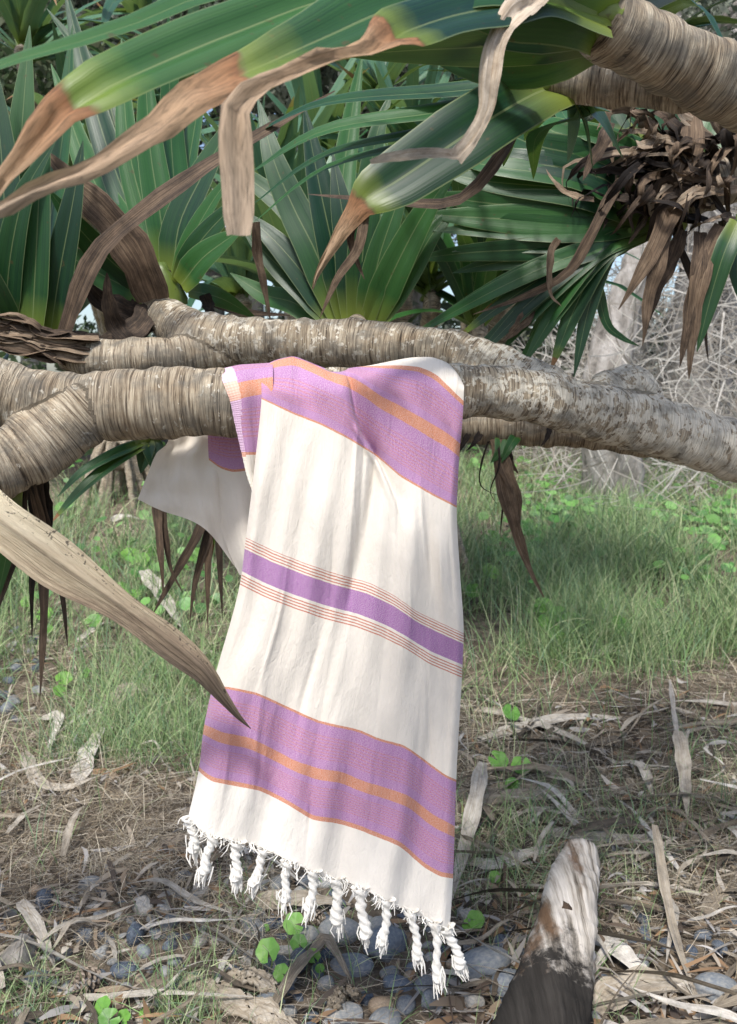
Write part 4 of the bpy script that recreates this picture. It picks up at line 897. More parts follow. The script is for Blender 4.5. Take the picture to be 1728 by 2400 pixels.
# grey trunks and a tangle of dry twigs at the right
def grey_trunk(label, path, rad, seed):
    P = [tuple(p) for p in path]; t = empty('grey_tree', P[0]); tag(t, label, 'tree', 'grey trunks by the dry tangle')
    V, Fc, fr = tube(P, rad, 24, n=40)
    g = np.random.default_rng(seed); V = V+0.022*np.sin(V*9+g.uniform(0, 6, 3))[:, [1, 2, 0]]+.012*np.sin(V*27+g.uniform(0, 6, 3))[:, [2, 0, 1]]
    o = mesh_obj('trunk', V, Fc, M['wood'], t); o.matrix_parent_inverse = Matrix.Translation(t.location).inverted()
    cs = [P[-1]]; Vt, Ft, off = [], [], 0
    for i in range(6):
        a = g.uniform(0, 6.28); b = Vector(P[-2]).lerp(Vector(P[-1]), g.uniform(0, 1)); e = b+Vector((math.cos(a)*.9, math.sin(a)*.6, g.uniform(.3, 1.0))); cs.append(tuple(e))
        V, Fc, _ = tube([tuple(b), tuple((b+e)/2+Vector((0, 0, .1))), tuple(e)], [.06, .04, .015], 8, n=10); Vt.append(V); Ft += [tuple(k+off for k in q) for q in Fc]; off += len(V)
    o = mesh_obj('limbs', np.concatenate(Vt), Ft, M['wood'], t); o.matrix_parent_inverse = Matrix.Translation(t.location).inverted()
    V, f, col = leaf_cloud(cs, [.7]*len(cs), 2600, .05, GREYG, seed); o = mesh_obj('crown', V, f, M['foliage'], t, None, False, {'tint': ('FLOAT_COLOR', col)}); o.matrix_parent_inverse = Matrix.Translation(t.location).inverted()
g1 = G(1445, 1185); gd = g1.y
grey_trunk('thick pale grey trunk leaning right behind the lichen-covered branch', [g1-Vector((0, 0, .15)), W(1440, 1080, gd), W(1425, 900, gd), W(1470, 700, gd+.1), W(1525, 540, gd+.2), W(1580, 300, gd+.4), W(1600, 60, gd+.6)], [.27, .24, .17, .15, .14, .13, .1], 5)
g2_ = G(1640, 1120); gd2 = g2_.y
grey_trunk('pale grey trunk half hidden behind dry twigs', [g2_-Vector((0, 0, .15)), W(1625, 1000, gd2), W(1600, 880, gd2), W(1625, 700, gd2), W(1680, 400, gd2+.3), W(1700, 100, gd2+.5)], [.26, .24, .22, .18, .15, .12], 6)
def dry_tangle():
    base = G(1600, 1190); g = np.random.default_rng(8); n = 3600; ns = 7
    c = np.stack([g.uniform(1.6, 5.2, n), g.uniform(6.3, 9.2, n), np.zeros(n)], 1)
    hmax = np.interp(c[:, 0], [1.6, 2.2, 3.2, 5.2], [.9, 1.9, 2.6, 2.8]); c[:, 2] = gz(c[:, 0], c[:, 1])+hmax*g.uniform(0.03, 1, n)
    d = norm(g.normal(size=(n, 3))*np.array([1, .6, .8])); cv = g.normal(size=(n, 3))*.5; L = g.uniform(.2, .75, n)
    v = np.linspace(0, 1, ns)
    P = c[:, None]+d[:, None]*(L[:, None]*v[None])[..., None]+cv[:, None]*((L[:, None]*(v[None]-.0)**2)*.6)[..., None]
    P[..., 2] = np.maximum(P[..., 2], gz(P[..., 0], P[..., 1])+.01)
    S = norm(np.cross(np.gradient(P, axis=1), np.array([.1, 1, .05]))); wd = (g.uniform(.003, .008, n)[:, None]*(1-.7*v[None]))[..., None]
    V = np.stack([P-S*wd, P+S*wd], 2).reshape(-1, 3)
    f = (np.arange(n)[:, None, None]*ns*2+(np.arange(ns-1)*2)[None, :, None]+np.array([0, 1, 3, 2])).reshape(-1, 4)
    col = np.array([(.56, .53, .48), (.42, .39, .35), (.30, .27, .23), (.66, .63, .58)])[g.integers(0, 4, n)]; col = np.repeat(np.hstack([col, np.ones((n, 1))]), ns*2, 0)
    o = mesh_obj('dry_twigs', V, f, M['foliage'], None, None, True, {'tint': ('FLOAT_COLOR', col)}); o['kind'] = 'stuff'; o['label'] = 'tangle of dry grey twigs at the foot of the grey trunks'; o['category'] = 'twigs'
dry_tangle()

# ================================================================== GROUND COVER
def scatter(n, dens, y0=1.45, y1=9, seed=0):
    """world points on the ground kept with probability dens(px, py)"""
    g = np.random.default_rng(seed); u = g.uniform(0, 1, n); Y = (1/y0+(1/y1-1/y0)*u)**-1 if True else None
    X = g.uniform(-.58, .58, n)*Y*1.0
    P = np.stack([X, Y, gz(X, Y)], 1); px, py = proj(P)
    return P[g.uniform(0, 1, n) < dens(px, py, X, Y)]
def vn(x, y, s, seed):     # cheap patchiness
    g = np.random.default_rng(seed); r = 0
    for i in range(5):
        a = g.uniform(0, 6.28); r = r+np.sin((x*math.cos(a)+y*math.sin(a))*s*g.uniform(.6, 1.6)+g.uniform(0, 6.28))
    return .5+r/6.0
def box(px, py, x0, x1, y0, y1, sx=60, sy=50):
    return smooth(x0-sx, x0+sx, px)*(1-smooth(x1-sx, x1+sx, px))*smooth(y0-sy, y0+sy, py)*(1-smooth(y1-sy, y1+sy, py))
def d_green(px, py, X, Y):
    d = 1.0*box(px, py, 1040, 2300, 1075, 1570) + .5*box(px, py, -600, 620, 1150, 1460) + .55*box(px, py, -100, 560, 1560, 1800) + .2*box(px, py, -500, 560, 1460, 1580) + .5*box(px, py, 520, 1060, 1100, 1650)
    d = d + .05*box(px, py, 1060, 1800, 1600, 2150) + .010*box(px, py, -400, 2000, 1850, 2500) + .10*box(px, py, -50, 140, 2290, 2460, 40, 40) + .10*box(px, py, 380, 500, 2290, 2450, 40, 40) + .06*box(px, py, 540, 620, 2050, 2200, 30, 40) + .06*box(px, py, 1050, 1300, 1950, 2100, 40, 40)
    return d*np.clip((vn(X, Y, 5, 1)-.18)*1.9, .05, 1)
def d_dry(px, py, X, Y):
    d = .75*box(px, py, -600, 600, 1080, 1330) + .75*box(px, py, 1020, 1260, 1020, 1330) + .35*box(px, py, 1200, 2300, 1050, 1500) + .45*box(px, py, -500, 620, 1480, 2260) + .4*box(px, py, 1050, 2300, 1560, 2200) + .05*box(px, py, -500, 2300, 2200, 2600) + .3*box(px, py, 560, 1060, 1150, 2000)
    d = d*(1-.75*box(px, py, 210, 480, 2090, 2330, 50, 40))*(1-.6*box(px, py, -160, 90, 1480, 1690, 40, 40))
    return d*np.clip((vn(X, Y, 4, 2)-.15)*1.7, .3, 1)
def blades(P, L, lean, wd, cols, seed, ns=5, flat=0.0, curl=.5):
    g = np.random.default_rng(seed); n = len(P); Y = P[:, 1]
    L = g.uniform(L[0], L[1], n)*np.interp(Y, [1.6, 2.4, 3.2, 5], [.45, .6, 1.0, 1.4]); az = g.uniform(0, 6.28, n); ln = np.abs(g.normal(lean, .3, n))
    hd = np.stack([np.cos(az), np.sin(az), np.zeros(n)], 1); v = np.linspace(0, 1, ns)
    ang = ln[:, None]+curl*v[None]*g.uniform(.3, 1.6, n)[:, None]
    step = np.stack([hd[:, None, 0]*np.sin(ang), hd[:, None, 1]*np.sin(ang), np.cos(ang)], -1)*(L/(ns-1))[:, None, None]
    Q = P[:, None]+np.concatenate([np.zeros((n, 1, 3)), np.cumsum(step[:, :-1], 1)], 1)
    if flat:
        Q[..., 2] = gz(Q[..., 0], Q[..., 1])+np.abs(g.normal(0, flat, n))[:, None]+.012*np.sin(v[None]*3+az[:, None])
        sw = np.stack([-hd[:, 1], hd[:, 0], np.zeros(n)], 1); Q += sw[:, None]*(g.normal(0, .06, n)[:, None]*np.sin(v[None]*3.1)+g.normal(0, .03, n)[:, None]*np.sin(v[None]*7))[..., None]
    else: Q[..., 2] = np.maximum(Q[..., 2], gz(Q[..., 0], Q[..., 1])+.004)
    a2 = az+g.normal(1.57, .5, n); S = np.stack([np.cos(a2), np.sin(a2), g.normal(0, .35, n)], 1)
    w_ = (wd*g.uniform(.6, 1.4, n)*np.clip(Y/2.4, .8, 2.2))[:, None]*(1-.85*v[None]**1.5)
    V = np.stack([Q-S[:, None]*w_[..., None], Q+S[:, None]*w_[..., None]], 2).reshape(-1, 3)
    f = (np.arange(n)[:, None, None]*ns*2+(np.arange(ns-1)*2)[None, :, None]+np.array([0, 1, 3, 2])).reshape(-1, 4)
    c = np.array(cols)[g.integers(0, len(cols), n)]*g.uniform(.7, 1.25, (n, 1)); c = np.repeat(np.hstack([c, np.ones((n, 1))]), ns*2, 0)
    return V, f, {'tint': ('FLOAT_COLOR', c)}
def stuff(name, label, cat, V, f, at, mat='grass'):
    o = mesh_obj(name, V, f, M[mat], None, None, True, at); o['kind'] = 'stuff'; o['label'] = label; o['category'] = cat; return o
GR = [(.17, .28, .11), (.25, .37, .15), (.34, .44, .22), (.20, .31, .18), (.44, .48, .28)]
DR = [(.50, .43, .30), (.40, .33, .22), (.60, .54, .42), (.32, .26, .18), (.46, .42, .33)]
stuff('grass', 'green grass growing over the bank and among the stones', 'grass', *blades(scatter(270000, d_green, seed=21), (.09, .32), .4, .0013, GR, 22, curl=.8))
stuff('dry_grass', 'pale dry grass standing among the green', 'dry grass', *blades(scatter(52000, d_dry, seed=23), (.06, .24), .7, .0010, DR, 24, curl=.9))
stuff('straw', 'dry straw and root fibres matted over the ground', 'straw', *blades(scatter(90000, d_dry, seed=25, y1=5), (.10, .42), 1.4, .0010, [(.42, .36, .27), (.27, .22, .16), (.58, .52, .42), (.15, .12, .09), (.34, .30, .25)], 26, ns=8, flat=.022))
def round_cover():
    def dn(px, py, X, Y): return (1.0*box(px, py, 1230, 1560, 1120, 1270, 40, 35)+.8*box(px, py, 1500, 2100, 1180, 1300, 40, 40)+.35*box(px, py, 1180, 1728, 1250, 1420)+.12*box(px, py, -200, 600, 1180, 1460)+.5*box(px, py, -300, 2000, 1040, 1130, 60, 30))*np.clip((vn(X, Y, 4, 4)-.2)*1.8, .1, 1)
    P = scatter(16000, dn, y0=2.6, y1=12, seed=31); g = np.random.default_rng(32); n = len(P); k = 7
    r = g.uniform(.018, .045, n); P = P+np.stack([0*r, 0*r, g.uniform(.03, .20, n)], 1); N = norm(np.stack([g.normal(0, .4, n), g.normal(-.5, .35, n), np.ones(n)], 1)); A = norm(np.cross(N, np.array([.3, 1, .2]))); B = np.cross(N, A)
    th = np.linspace(0, 2*np.pi, k, endpoint=False)
    ring = P[:, None]+r[:, None, None]*(np.cos(th)[None, :, None]*A[:, None]+np.sin(th)[None, :, None]*B[:, None])+N[:, None]*(r*.15)[:, None, None]
    V = np.concatenate([P[:, None], ring], 1).reshape(-1, 3); j = np.arange(k)
    f = (np.arange(n)[:, None, None]*(k+1)+np.stack([0*j, 1+j, 1+(j+1) % k], 1)[None]).reshape(-1, 3)
    c = np.array([(.10, .26, .06), (.15, .33, .08), (.21, .40, .13), (.08, .19, .06)])[g.integers(0, 4, n)]*g.uniform(.75, 1.2, (n, 1)); c = np.repeat(np.hstack([c, np.ones((n, 1))]), k+1, 0)
    stuff('ground_cover', 'bright green round-leaved creeper covering the bank below the grey trunk', 'creeper', V, f, {'tint': ('FLOAT_COLOR', c)}, 'round')
round_cover()

def fragments():
    """broken bits of leaf, bark and root too many to count"""
    def dn(px, py, X, Y): return (.8*box(px, py, 1040, 2100, 1640, 2480, 60, 60)+.7*box(px, py, -300, 620, 1500, 2200, 60, 60)+.25*box(px, py, -300, 560, 2200, 2500)+.12*box(px, py, 560, 1100, 2050, 2500)+.25*box(px, py, -300, 620, 1150, 1480))*(1-.8*box(px, py, 210, 480, 2090, 2330, 50, 40))*np.clip((vn(X, Y, 6, 9)-.1)*1.6, .15, 1)
    P = scatter(16000, dn, y0=1.45, y1=5, seed=51); g = np.random.default_rng(52); n = len(P); ns = 5; L = g.uniform(.02, .16, n)*g.uniform(.5, 1, n); az = g.uniform(0, 6.28, n)
    D_ = np.stack([np.cos(az), np.sin(az), g.normal(0, .25, n)], 1); S = np.stack([-np.sin(az), np.cos(az), g.normal(0, .5, n)], 1); v = np.linspace(-.5, .5, ns)
    Q = P[:, None]+D_[:, None]*(L[:, None]*v[None])[..., None]+S[:, None]*(g.normal(0, .25, n)*L)[:, None, None]*(v**2)[None, :, None]; Q[..., 2] += g.uniform(.004, .03, n)[:, None]+(g.uniform(-.2, .5, n)*L)[:, None]*(.25-v**2)[None]
    Q[..., 2] = np.maximum(Q[..., 2], gz(Q[..., 0], Q[..., 1])+.004)
    w = (np.minimum(g.uniform(.0015, .008, n), L*.3))[:, None]*np.array([.3, .9, 1, .8, .15])[None]
    V = np.stack([Q-S[:, None]*w[..., None], Q+S[:, None]*w[..., None]], 2).reshape(-1, 3)
    f = (np.arange(n)[:, None, None]*ns*2+(np.arange(ns-1)*2)[None, :, None]+np.array([0, 1, 3, 2])).reshape(-1, 4)
    c = np.array([(.40, .34, .27), (.26, .20, .14), (.54, .49, .42), (.13, .095, .07), (.33, .21, .12), (.07, .055, .045), (.45, .43, .41)])[g.integers(0, 7, n)]*g.uniform(.7, 1.2, (n, 1)); c = np.repeat(np.hstack([c, np.ones((n, 1))]), ns*2, 0)
    stuff('leaf_litter', 'crumbled leaf and bark fragments covering the soil', 'litter', V, f, {'tint': ('FLOAT_COLOR', c)})
fragments()

# ================================================================== STONES, LITTER, LOG, PLANTS
M['stone'] = mat_simple('beach_stone', [(.10, (.040, .052, .072)), (.35, (.095, .115, .145)), (.55, (.155, .173, .19)), (.75, (.24, .243, .235)), (.95, (.36, .34, .30))], 5, 7, .62, .25, .008, rand=.75, spec=.35)
M['tanstone'] = mat_simple('tan_stone', [(.3, (.22, .165, .11)), (.6, (.36, .28, .20)), (.8, (.47, .40, .31))], 9, 7, .75, .4, .01, rand=.3)
def stone_mesh(seed, ang=0.0):
    g = np.random.default_rng(seed); bm = bmesh.new(); bmesh.ops.create_icosphere(bm, subdivisions=3, radius=1)
    ax = g.normal(size=(5, 3)); ph = g.uniform(0, 6, 5); pl = norm(g.normal(size=(7, 3))); ds = g.uniform(.55, .85, 7)
    for v in bm.verts:
        p = np.array(v.co); 
        if ang:
            for a, d in zip(pl, ds):
                e = p@a-d
                if e > 0: p = p-a*e*ang
        p = p*(1+.07*sum(math.sin(p@a*1.6+q) for a, q in zip(ax, ph))/2)
        v.co = p
    me = bpy.data.meshes.new('stone'); bm.to_mesh(me); bm.free()
    me.polygons.foreach_set('use_smooth', np.ones(len(me.polygons), bool)); return me
SM = [stone_mesh(200+i, .0) for i in range(3)]+[stone_mesh(210+i, .93) for i in range(4)]
SMT = [m.copy() for m in SM]
for m in SM: m.materials.append(M['stone'])
for m in SMT: m.materials.append(M['tanstone'])
placed = []
def stone(p, sx, sy, sz, label, group=None, rz=None, tan=False, which=None, sink=.35, name='pebble'):
    me = (SMT if tan else SM)[rnd.randrange(len(SM)) if which is None else which]
    o = bpy.data.objects.new(name, me); C.objects.link(o); o.scale = (sx, sy, sz); o.rotation_euler = (rnd.gauss(0, .15), rnd.gauss(0, .15), rnd.uniform(0, 6.28) if rz is None else rz)
    o.location = (p[0], p[1], float(gz(p[0], p[1]))+sz*(1-2*sink)*.9); tag(o, label, 'stone', group); placed.append((p[0], p[1], max(sx, sy))); return o
def hero_stone(x, y, wpx, hpx, label, **kw):
    p = G(x, y); k = p.y/F*1.06; return stone(p, wpx*k/2, wpx*k/2*.75, hpx*k/2*.95, label, **kw)
hero_stone(905, 2235, 120, 95, 'large blunt grey-green stone beneath the hanging towel fringe', rz=.5, which=3, sink=.25, name='cobble')
hero_stone(795, 2195, 105, 70, 'mossy grey cobble half hidden behind the towel tassels', rz=.2, which=0, name='cobble')
hero_stone(1130, 2285, 135, 90, 'broad dark slate-blue cobble beside the driftwood log', rz=0, which=0, sink=.25, name='cobble')
hero_stone(1195, 2330, 110, 90, 'dark cobble wedged against the charred foot of the log', rz=.4, which=1, name='cobble')
hero_stone(1680, 2342, 120, 85, 'smooth oval slate stone among dry strap leaves', rz=.1, which=1, sink=.3, name='cobble')
hero_stone(1570, 2310, 56, 50, 'small bluish stone beside a dry strap leaf', rz=.3, which=4, name='cobble')
def angular_rock(x, y, wpx, label):
    p = G(x, y); r = wpx*p.y/F/2; g = np.random.default_rng(12); bm = bmesh.new()
    for i in range(13): bm.verts.new(norm(g.normal(size=3))*np.array([1.0, .8, .78])*r*g.uniform(.85, 1.15))
    h = bmesh.ops.convex_hull(bm, input=bm.verts); bmesh.ops.delete(bm, geom=[v for v in bm.verts if not v.link_faces], context='VERTS')
    bmesh.ops.dissolve_limit(bm, angle_limit=R(14), verts=bm.verts, edges=bm.edges); bmesh.ops.bevel(bm, geom=bm.edges, offset=r*.06, segments=2, affect='EDGES')
    me = bpy.data.meshes.new('rock'); bm.to_mesh(me); bm.free()
    me.materials.append(mat_simple('split_rock', [(.3, (.10, .095, .085)), (.5, (.19, .175, .155)), (.7, (.30, .285, .26))], 22, 8, .85, .6, .012))
    o = bpy.data.objects.new('rock', me); C.objects.link(o); o.location = (p.x, p.y, float(gz(p.x, p.y))+r*.4); tag(o, label, 'rock'); placed.append((p.x, p.y, r))
angular_rock(42, 2260, 150, 'angular brown-grey rock with a flat broken face')
hero_stone(700, 2270, 46, 66, 'upright egg-shaped blue-grey pebble beside the green round leaf', rz=0, which=1, sink=.2)
hero_stone(820, 2275, 110, 55, 'long blue-grey stone under the towel fringe', rz=-.2, which=0, name='cobble')
hero_stone(893, 2368, 62, 48, 'round tan pebble among blue-grey stones', rz=0, which=1, tan=True)
hero_stone(935, 2320, 84, 48, 'flat dark blue pebble behind the round tan pebble', rz=0, which=0)
hero_stone(1010, 2365, 62, 70, 'pale grey angular stone next to the round tan pebble', rz=.3, which=4, sink=.2)
hero_stone(765, 2315, 44, 50, 'grey pebble in the shade of a curled brown leaf', rz=.3, which=2)
hero_stone(670, 2330, 46, 48, 'grey rounded pebble near the splintered bark', rz=.3, which=1)
hero_stone(318, 2205, 50, 56, 'dark blue-grey oval pebble lying in straw', rz=1.2, which=1, sink=.25)
hero_stone(398, 2170, 52, 48, 'grey round pebble lying in straw', rz=1, which=2)
hero_stone(215, 2080, 60, 48, 'pale greenish pebble under dry stalks', rz=.1, which=2)
hero_stone(290, 2280, 66, 36, 'flat slate pebble near a pine cone', rz=.1, which=0)
hero_stone(640, 2170, 50, 30, 'pebble by a round green leaf under the towel', rz=.1, which=0)
PEB = 'pebbles scattered in the litter'; PL = ['blue-grey beach pebble lying loose in the litter under the towel', 'tan beach pebble lying loose in the litter under the towel', 'blue-grey pebble in the patch of shingle behind the dried leaf']
g_ = random.Random(77); cnt = 0; tries = 0; cnt_far = [0]
def regions(px, py):
    r = 1.6*box(px, py, 560, 1180, 2180, 2500, 50, 40)+1.0*box(px, py, 210, 490, 2090, 2330, 50, 40)+.35*box(px, py, -60, 240, 2100, 2420, 50, 50)+.22*box(px, py, 1400, 1800, 2180, 2450, 50, 40)+.35*box(px, py, 560, 900, 2030, 2180, 40, 30)
    return float(r), float((1.2 if cnt_far[0] < 55 else 0)*box(px, py, -160, 85, 1490, 1690, 40, 30))
while cnt < 285 and tries < 60000:
    tries += 1
    Y = g_.uniform(1.45, 4.2); X = g_.uniform(-.55, .5)*Y; px, py = proj((X, Y, float(gz(X, Y)))); a, b_ = regions(px, py)
    if g_.random() > a+b_*.8: continue
    far = b_ > a; s = g_.choice([.012, .014, .017, .02, .025, .03])*(1.3 if far else 1.35 if (560 < px < 1180 and py > 2150) else 1)
    if any((X-q[0])**2+(Y-q[1])**2 < (s*.85+q[2]*.85)**2 for q in placed): continue
    tan = g_.random() < .14 and not far
    stone((X, Y), s*g_.uniform(.9, 1.3), s*g_.uniform(.75, 1.0), s*g_.uniform(.5, .85), PL[2] if far else PL[1] if tan else PL[0], PEB, tan=tan, sink=.3); cnt += 1; cnt_far[0] += far

# --- fallen strap leaves
def ground_strap(pxs, w, tone, name='fallen_leaf', lift=.012, arch=.02, twist=0.0, fold=.25, label=None, wprof=None, mat='litter'):
    P = []
    for i, q in enumerate(pxs):
        p = G(q[0], q[1]); h = q[2] if len(q) > 2 else lift+arch*math.sin(math.pi*i/(len(pxs)-1)); P.append(Vector((p.x, p.y, float(gz(p.x, p.y))+h)))
    V, Fc, UV = strap([tuple(p) for p in P], w, hint=(rnd.gauss(0, .25), -.35, 1), fold=fold, n=18, twist=twist, wav=.0018, crumple=(0, .0016), seed=rnd.randrange(9999), wprof=wprof or [(0, .55), (.15, 1), (.5, .9), (.8, .5), (1, .05)])
    c = V.mean(0); o = mesh_obj(name, V-c, Fc, M[mat], None, UV); o.location = tuple(c); o['tone'] = tone; tag(o, label, 'dead leaf', 'fallen dry leaves'); return o
HL = [([(1060, 1660), (1180, 1690), (1300, 1730), (1420, 1790), (1500, 1860)], .035, .80, 'long grey strap leaf slanting away from the towel over grass'),
 ([(1120, 1745), (1230, 1720), (1320, 1700), (1470, 1690)], .055, .72, 'broad pale strap leaf lying below the green bank'),
 ([(1080, 1880), (1200, 1868), (1340, 1862)], .04, .6, 'straight tan strap leaf in a row beside the towel edge'), ([(1060, 1905), (1180, 1890), (1330, 1878), (1350, 1860)], .045, .62, 'pale tan strap leaf lying parallel to its straight neighbour'),
 ([(1085, 2030), (1160, 2050), (1250, 2020), (1340, 1985)], .04, .78, 'grey strap leaf sloping up behind the driftwood log'), ([(1130, 1870, .12), (1110, 1950, .08), (1085, 2030, .04), (1055, 2140, .02)], .05, .74, 'wide curled grey leaf tucked behind the towel corner'),
 ([(1270, 1960), (1400, 1985), (1520, 1990), (1600, 1975)], .045, .85, 'pale frayed leaf crossing the straw behind the log'), ([(1440, 1800, .02), (1500, 1830, .05), (1530, 1890, .03)], .05, .8, 'bluish grey folded leaf on the litter'),
 ([(1380, 2200), (1450, 2260), (1510, 2320), (1545, 2380)], .05, .9, 'cream strap leaf running out from behind the log'), ([(1528, 2065, .16), (1550, 2150, .10), (1580, 2240, .05), (1640, 2400, .02)], .028, .5, 'narrow brown stalk leaning over the stones'),
 ([(1380, 2380), (1480, 2340), (1590, 2335), (1650, 2370)], .075, .6, 'broad weathered leaf sheath lying beside the oval slate stone'), ([(1585, 1810, .15), (1600, 1880, .10), (1610, 1950, .04)], .05, .7, 'upright folded grey leaf with a split base'),
 ([(1640, 2170), (1690, 2120), (1750, 2080)], .035, .48, 'orange-tan leaf slanting among straw'), ([(1690, 1930), (1720, 1960), (1760, 2010)], .06, .85, 'pale silvery leaf lying flat by frayed straw'), ([(1565, 1700, .18), (1580, 1760, .10), (1590, 1830, .03)], .02, .7, 'thin grey leaf standing in the grass'),
 ([(580, 2125), (700, 2135), (830, 2130)], .055, .62, 'flat tan strap leaf lying on stones behind the tassels'), ([(640, 2390, .03), (690, 2330, .05), (745, 2260, .04), (770, 2250, .05), (830, 2340, .03)], .035, .45, 'bent brown leaf arching over the pebbles'),
 ([(50, 2165, .06), (90, 2210, .04), (130, 2290, .02)], .035, .78, 'grey curled leaf against the angular rock'), ([(60, 1790, .04), (90, 1850, .03), (150, 1868, .03), (240, 1850, .05)], .045, .66, 'curled orange-edged leaf lying in the left litter'),
 ([(100, 1700, .03), (140, 1720, .06), (110, 1790, .02)], .05, .8, 'twisted cream leaf with a pointed end'), ([(185, 1850, .02), (215, 1790, .06), (250, 1720, .04)], .07, .86, 'wide bluish white leaf lying in dark grass'), ([(250, 1680, .03), (310, 1655, .07), (370, 1650, .04)], .085, .68, 'broad brown-cream leaf blade above the litter'),
 ([(290, 1790), (340, 1730), (390, 1670)], .035, .82, 'pale narrow leaf crossing the broad one'), ([(370, 1680), (420, 1720), (480, 1740)], .04, .72, 'tan leaf running under the towel corner'), ([(340, 1400, .15), (380, 1440, .10), (430, 1490, .03)], .10, .92, 'large white dried leaf standing in the grass'),
 ([(410, 1550), (470, 1545), (520, 1540)], .05, .8, 'pale flat leaf lying behind the dried leaf'), ([(400, 1600, .03), (420, 1580, .07), (440, 1570, .03)], .09, .6, 'crumpled brown leaf curled in the grass'), ([(180, 1510), (220, 1490), (250, 1460)], .04, .86, 'narrow white leaf on bleached straw'),
 ([(60, 1360), (30, 1370), (-20, 1385)], .05, .72, 'tan leaf lying behind the hanging dead leaves'), ([(260, 1225), (290, 1220), (330, 1222)], .07, .95, 'white bleached leaf lying in straw on the bank'), ([(1390, 1545), (1430, 1540), (1480, 1552)], .05, .95, 'white bleached leaf lying in the green bank'),
 ([(1060, 1640), (1090, 1620), (1130, 1595)], .035, .55, 'short tan leaf poking out beside the towel'), ([(20, 1990, .05), (60, 1940, .04), (110, 1900, .03)], .02, .75, 'grey stalk among matted roots'), ([(150, 2040, .04), (170, 1990, .08), (200, 1930, .06)], .022, .7, 'grey dry stalk standing in the left litter'),
 ([(880, 2130), (960, 2150), (1040, 2140)], .03, .5, 'brown leaf in the shade of the fringe')]
for pxs, w_, tn, lb in HL: ground_strap(pxs, w_, tn, label=lb, twist=rnd.gauss(0, .3))
LM = []
for i in range(14):
    L = rnd.uniform(.16, .55); n = 4; P = [(L*(k/(n-1)-.5), rnd.gauss(0, .012), .012+.02*rnd.random()+(.03 if k in (1, 2) else 0)*rnd.random()) for k in range(n)]
    V, Fc, UV = strap(P, rnd.uniform(.008, .026), hint=(0, rnd.gauss(0, .4), 1), fold=.4, n=12, twist=rnd.gauss(0, .6), wav=.0012, seed=i, cross=4, wprof=[(0, .5), (.2, 1), (.6, .8), (1, .08)])
    o = mesh_obj('fallen_leaf', V, Fc, M['litter'], None, UV); LM.append(o.data); bpy.data.objects.remove(o)
LL = ['dry strap leaf in the litter between the towel and the log side of the clearing', 'dry strap leaf in the grassy litter under the big dried leaf']
def d_lit(px, py, X, Y): return .75*box(px, py, 1040, 1950, 1650, 2080, 50, 50)+.33*box(px, py, 1040, 1950, 2080, 2480, 50, 60)+.16*box(px, py, -200, 600, 1480, 2480, 60, 60)+.05*box(px, py, 560, 1060, 1700, 2150)+.06*box(px, py, -200, 600, 1180, 1450)
LP = scatter(2600, d_lit, y0=1.45, y1=4.2, seed=41)[:270]
for p in LP:
    o = bpy.data.objects.new('fallen_leaf', LM[rnd.randrange(len(LM))]); C.objects.link(o); s = rnd.uniform(.6, 1.25); o.scale = (s, s*rnd.uniform(.7, 1.2), s)
    o.location = (p[0], p[1], p[2]+rnd.uniform(.0, .02)); o.rotation_euler = (rnd.gauss(0, .15), rnd.gauss(0, .12), rnd.choice([rnd.uniform(0, 6.28), rnd.gauss(0, .4)])); o['tone'] = rnd.choice([.15, .25, .4, .5, .6, .68, .78, .88])
    px, py = proj(p); tag(o, LL[0] if px > 800 else LL[1], 'dead leaf', 'fallen dry leaves')

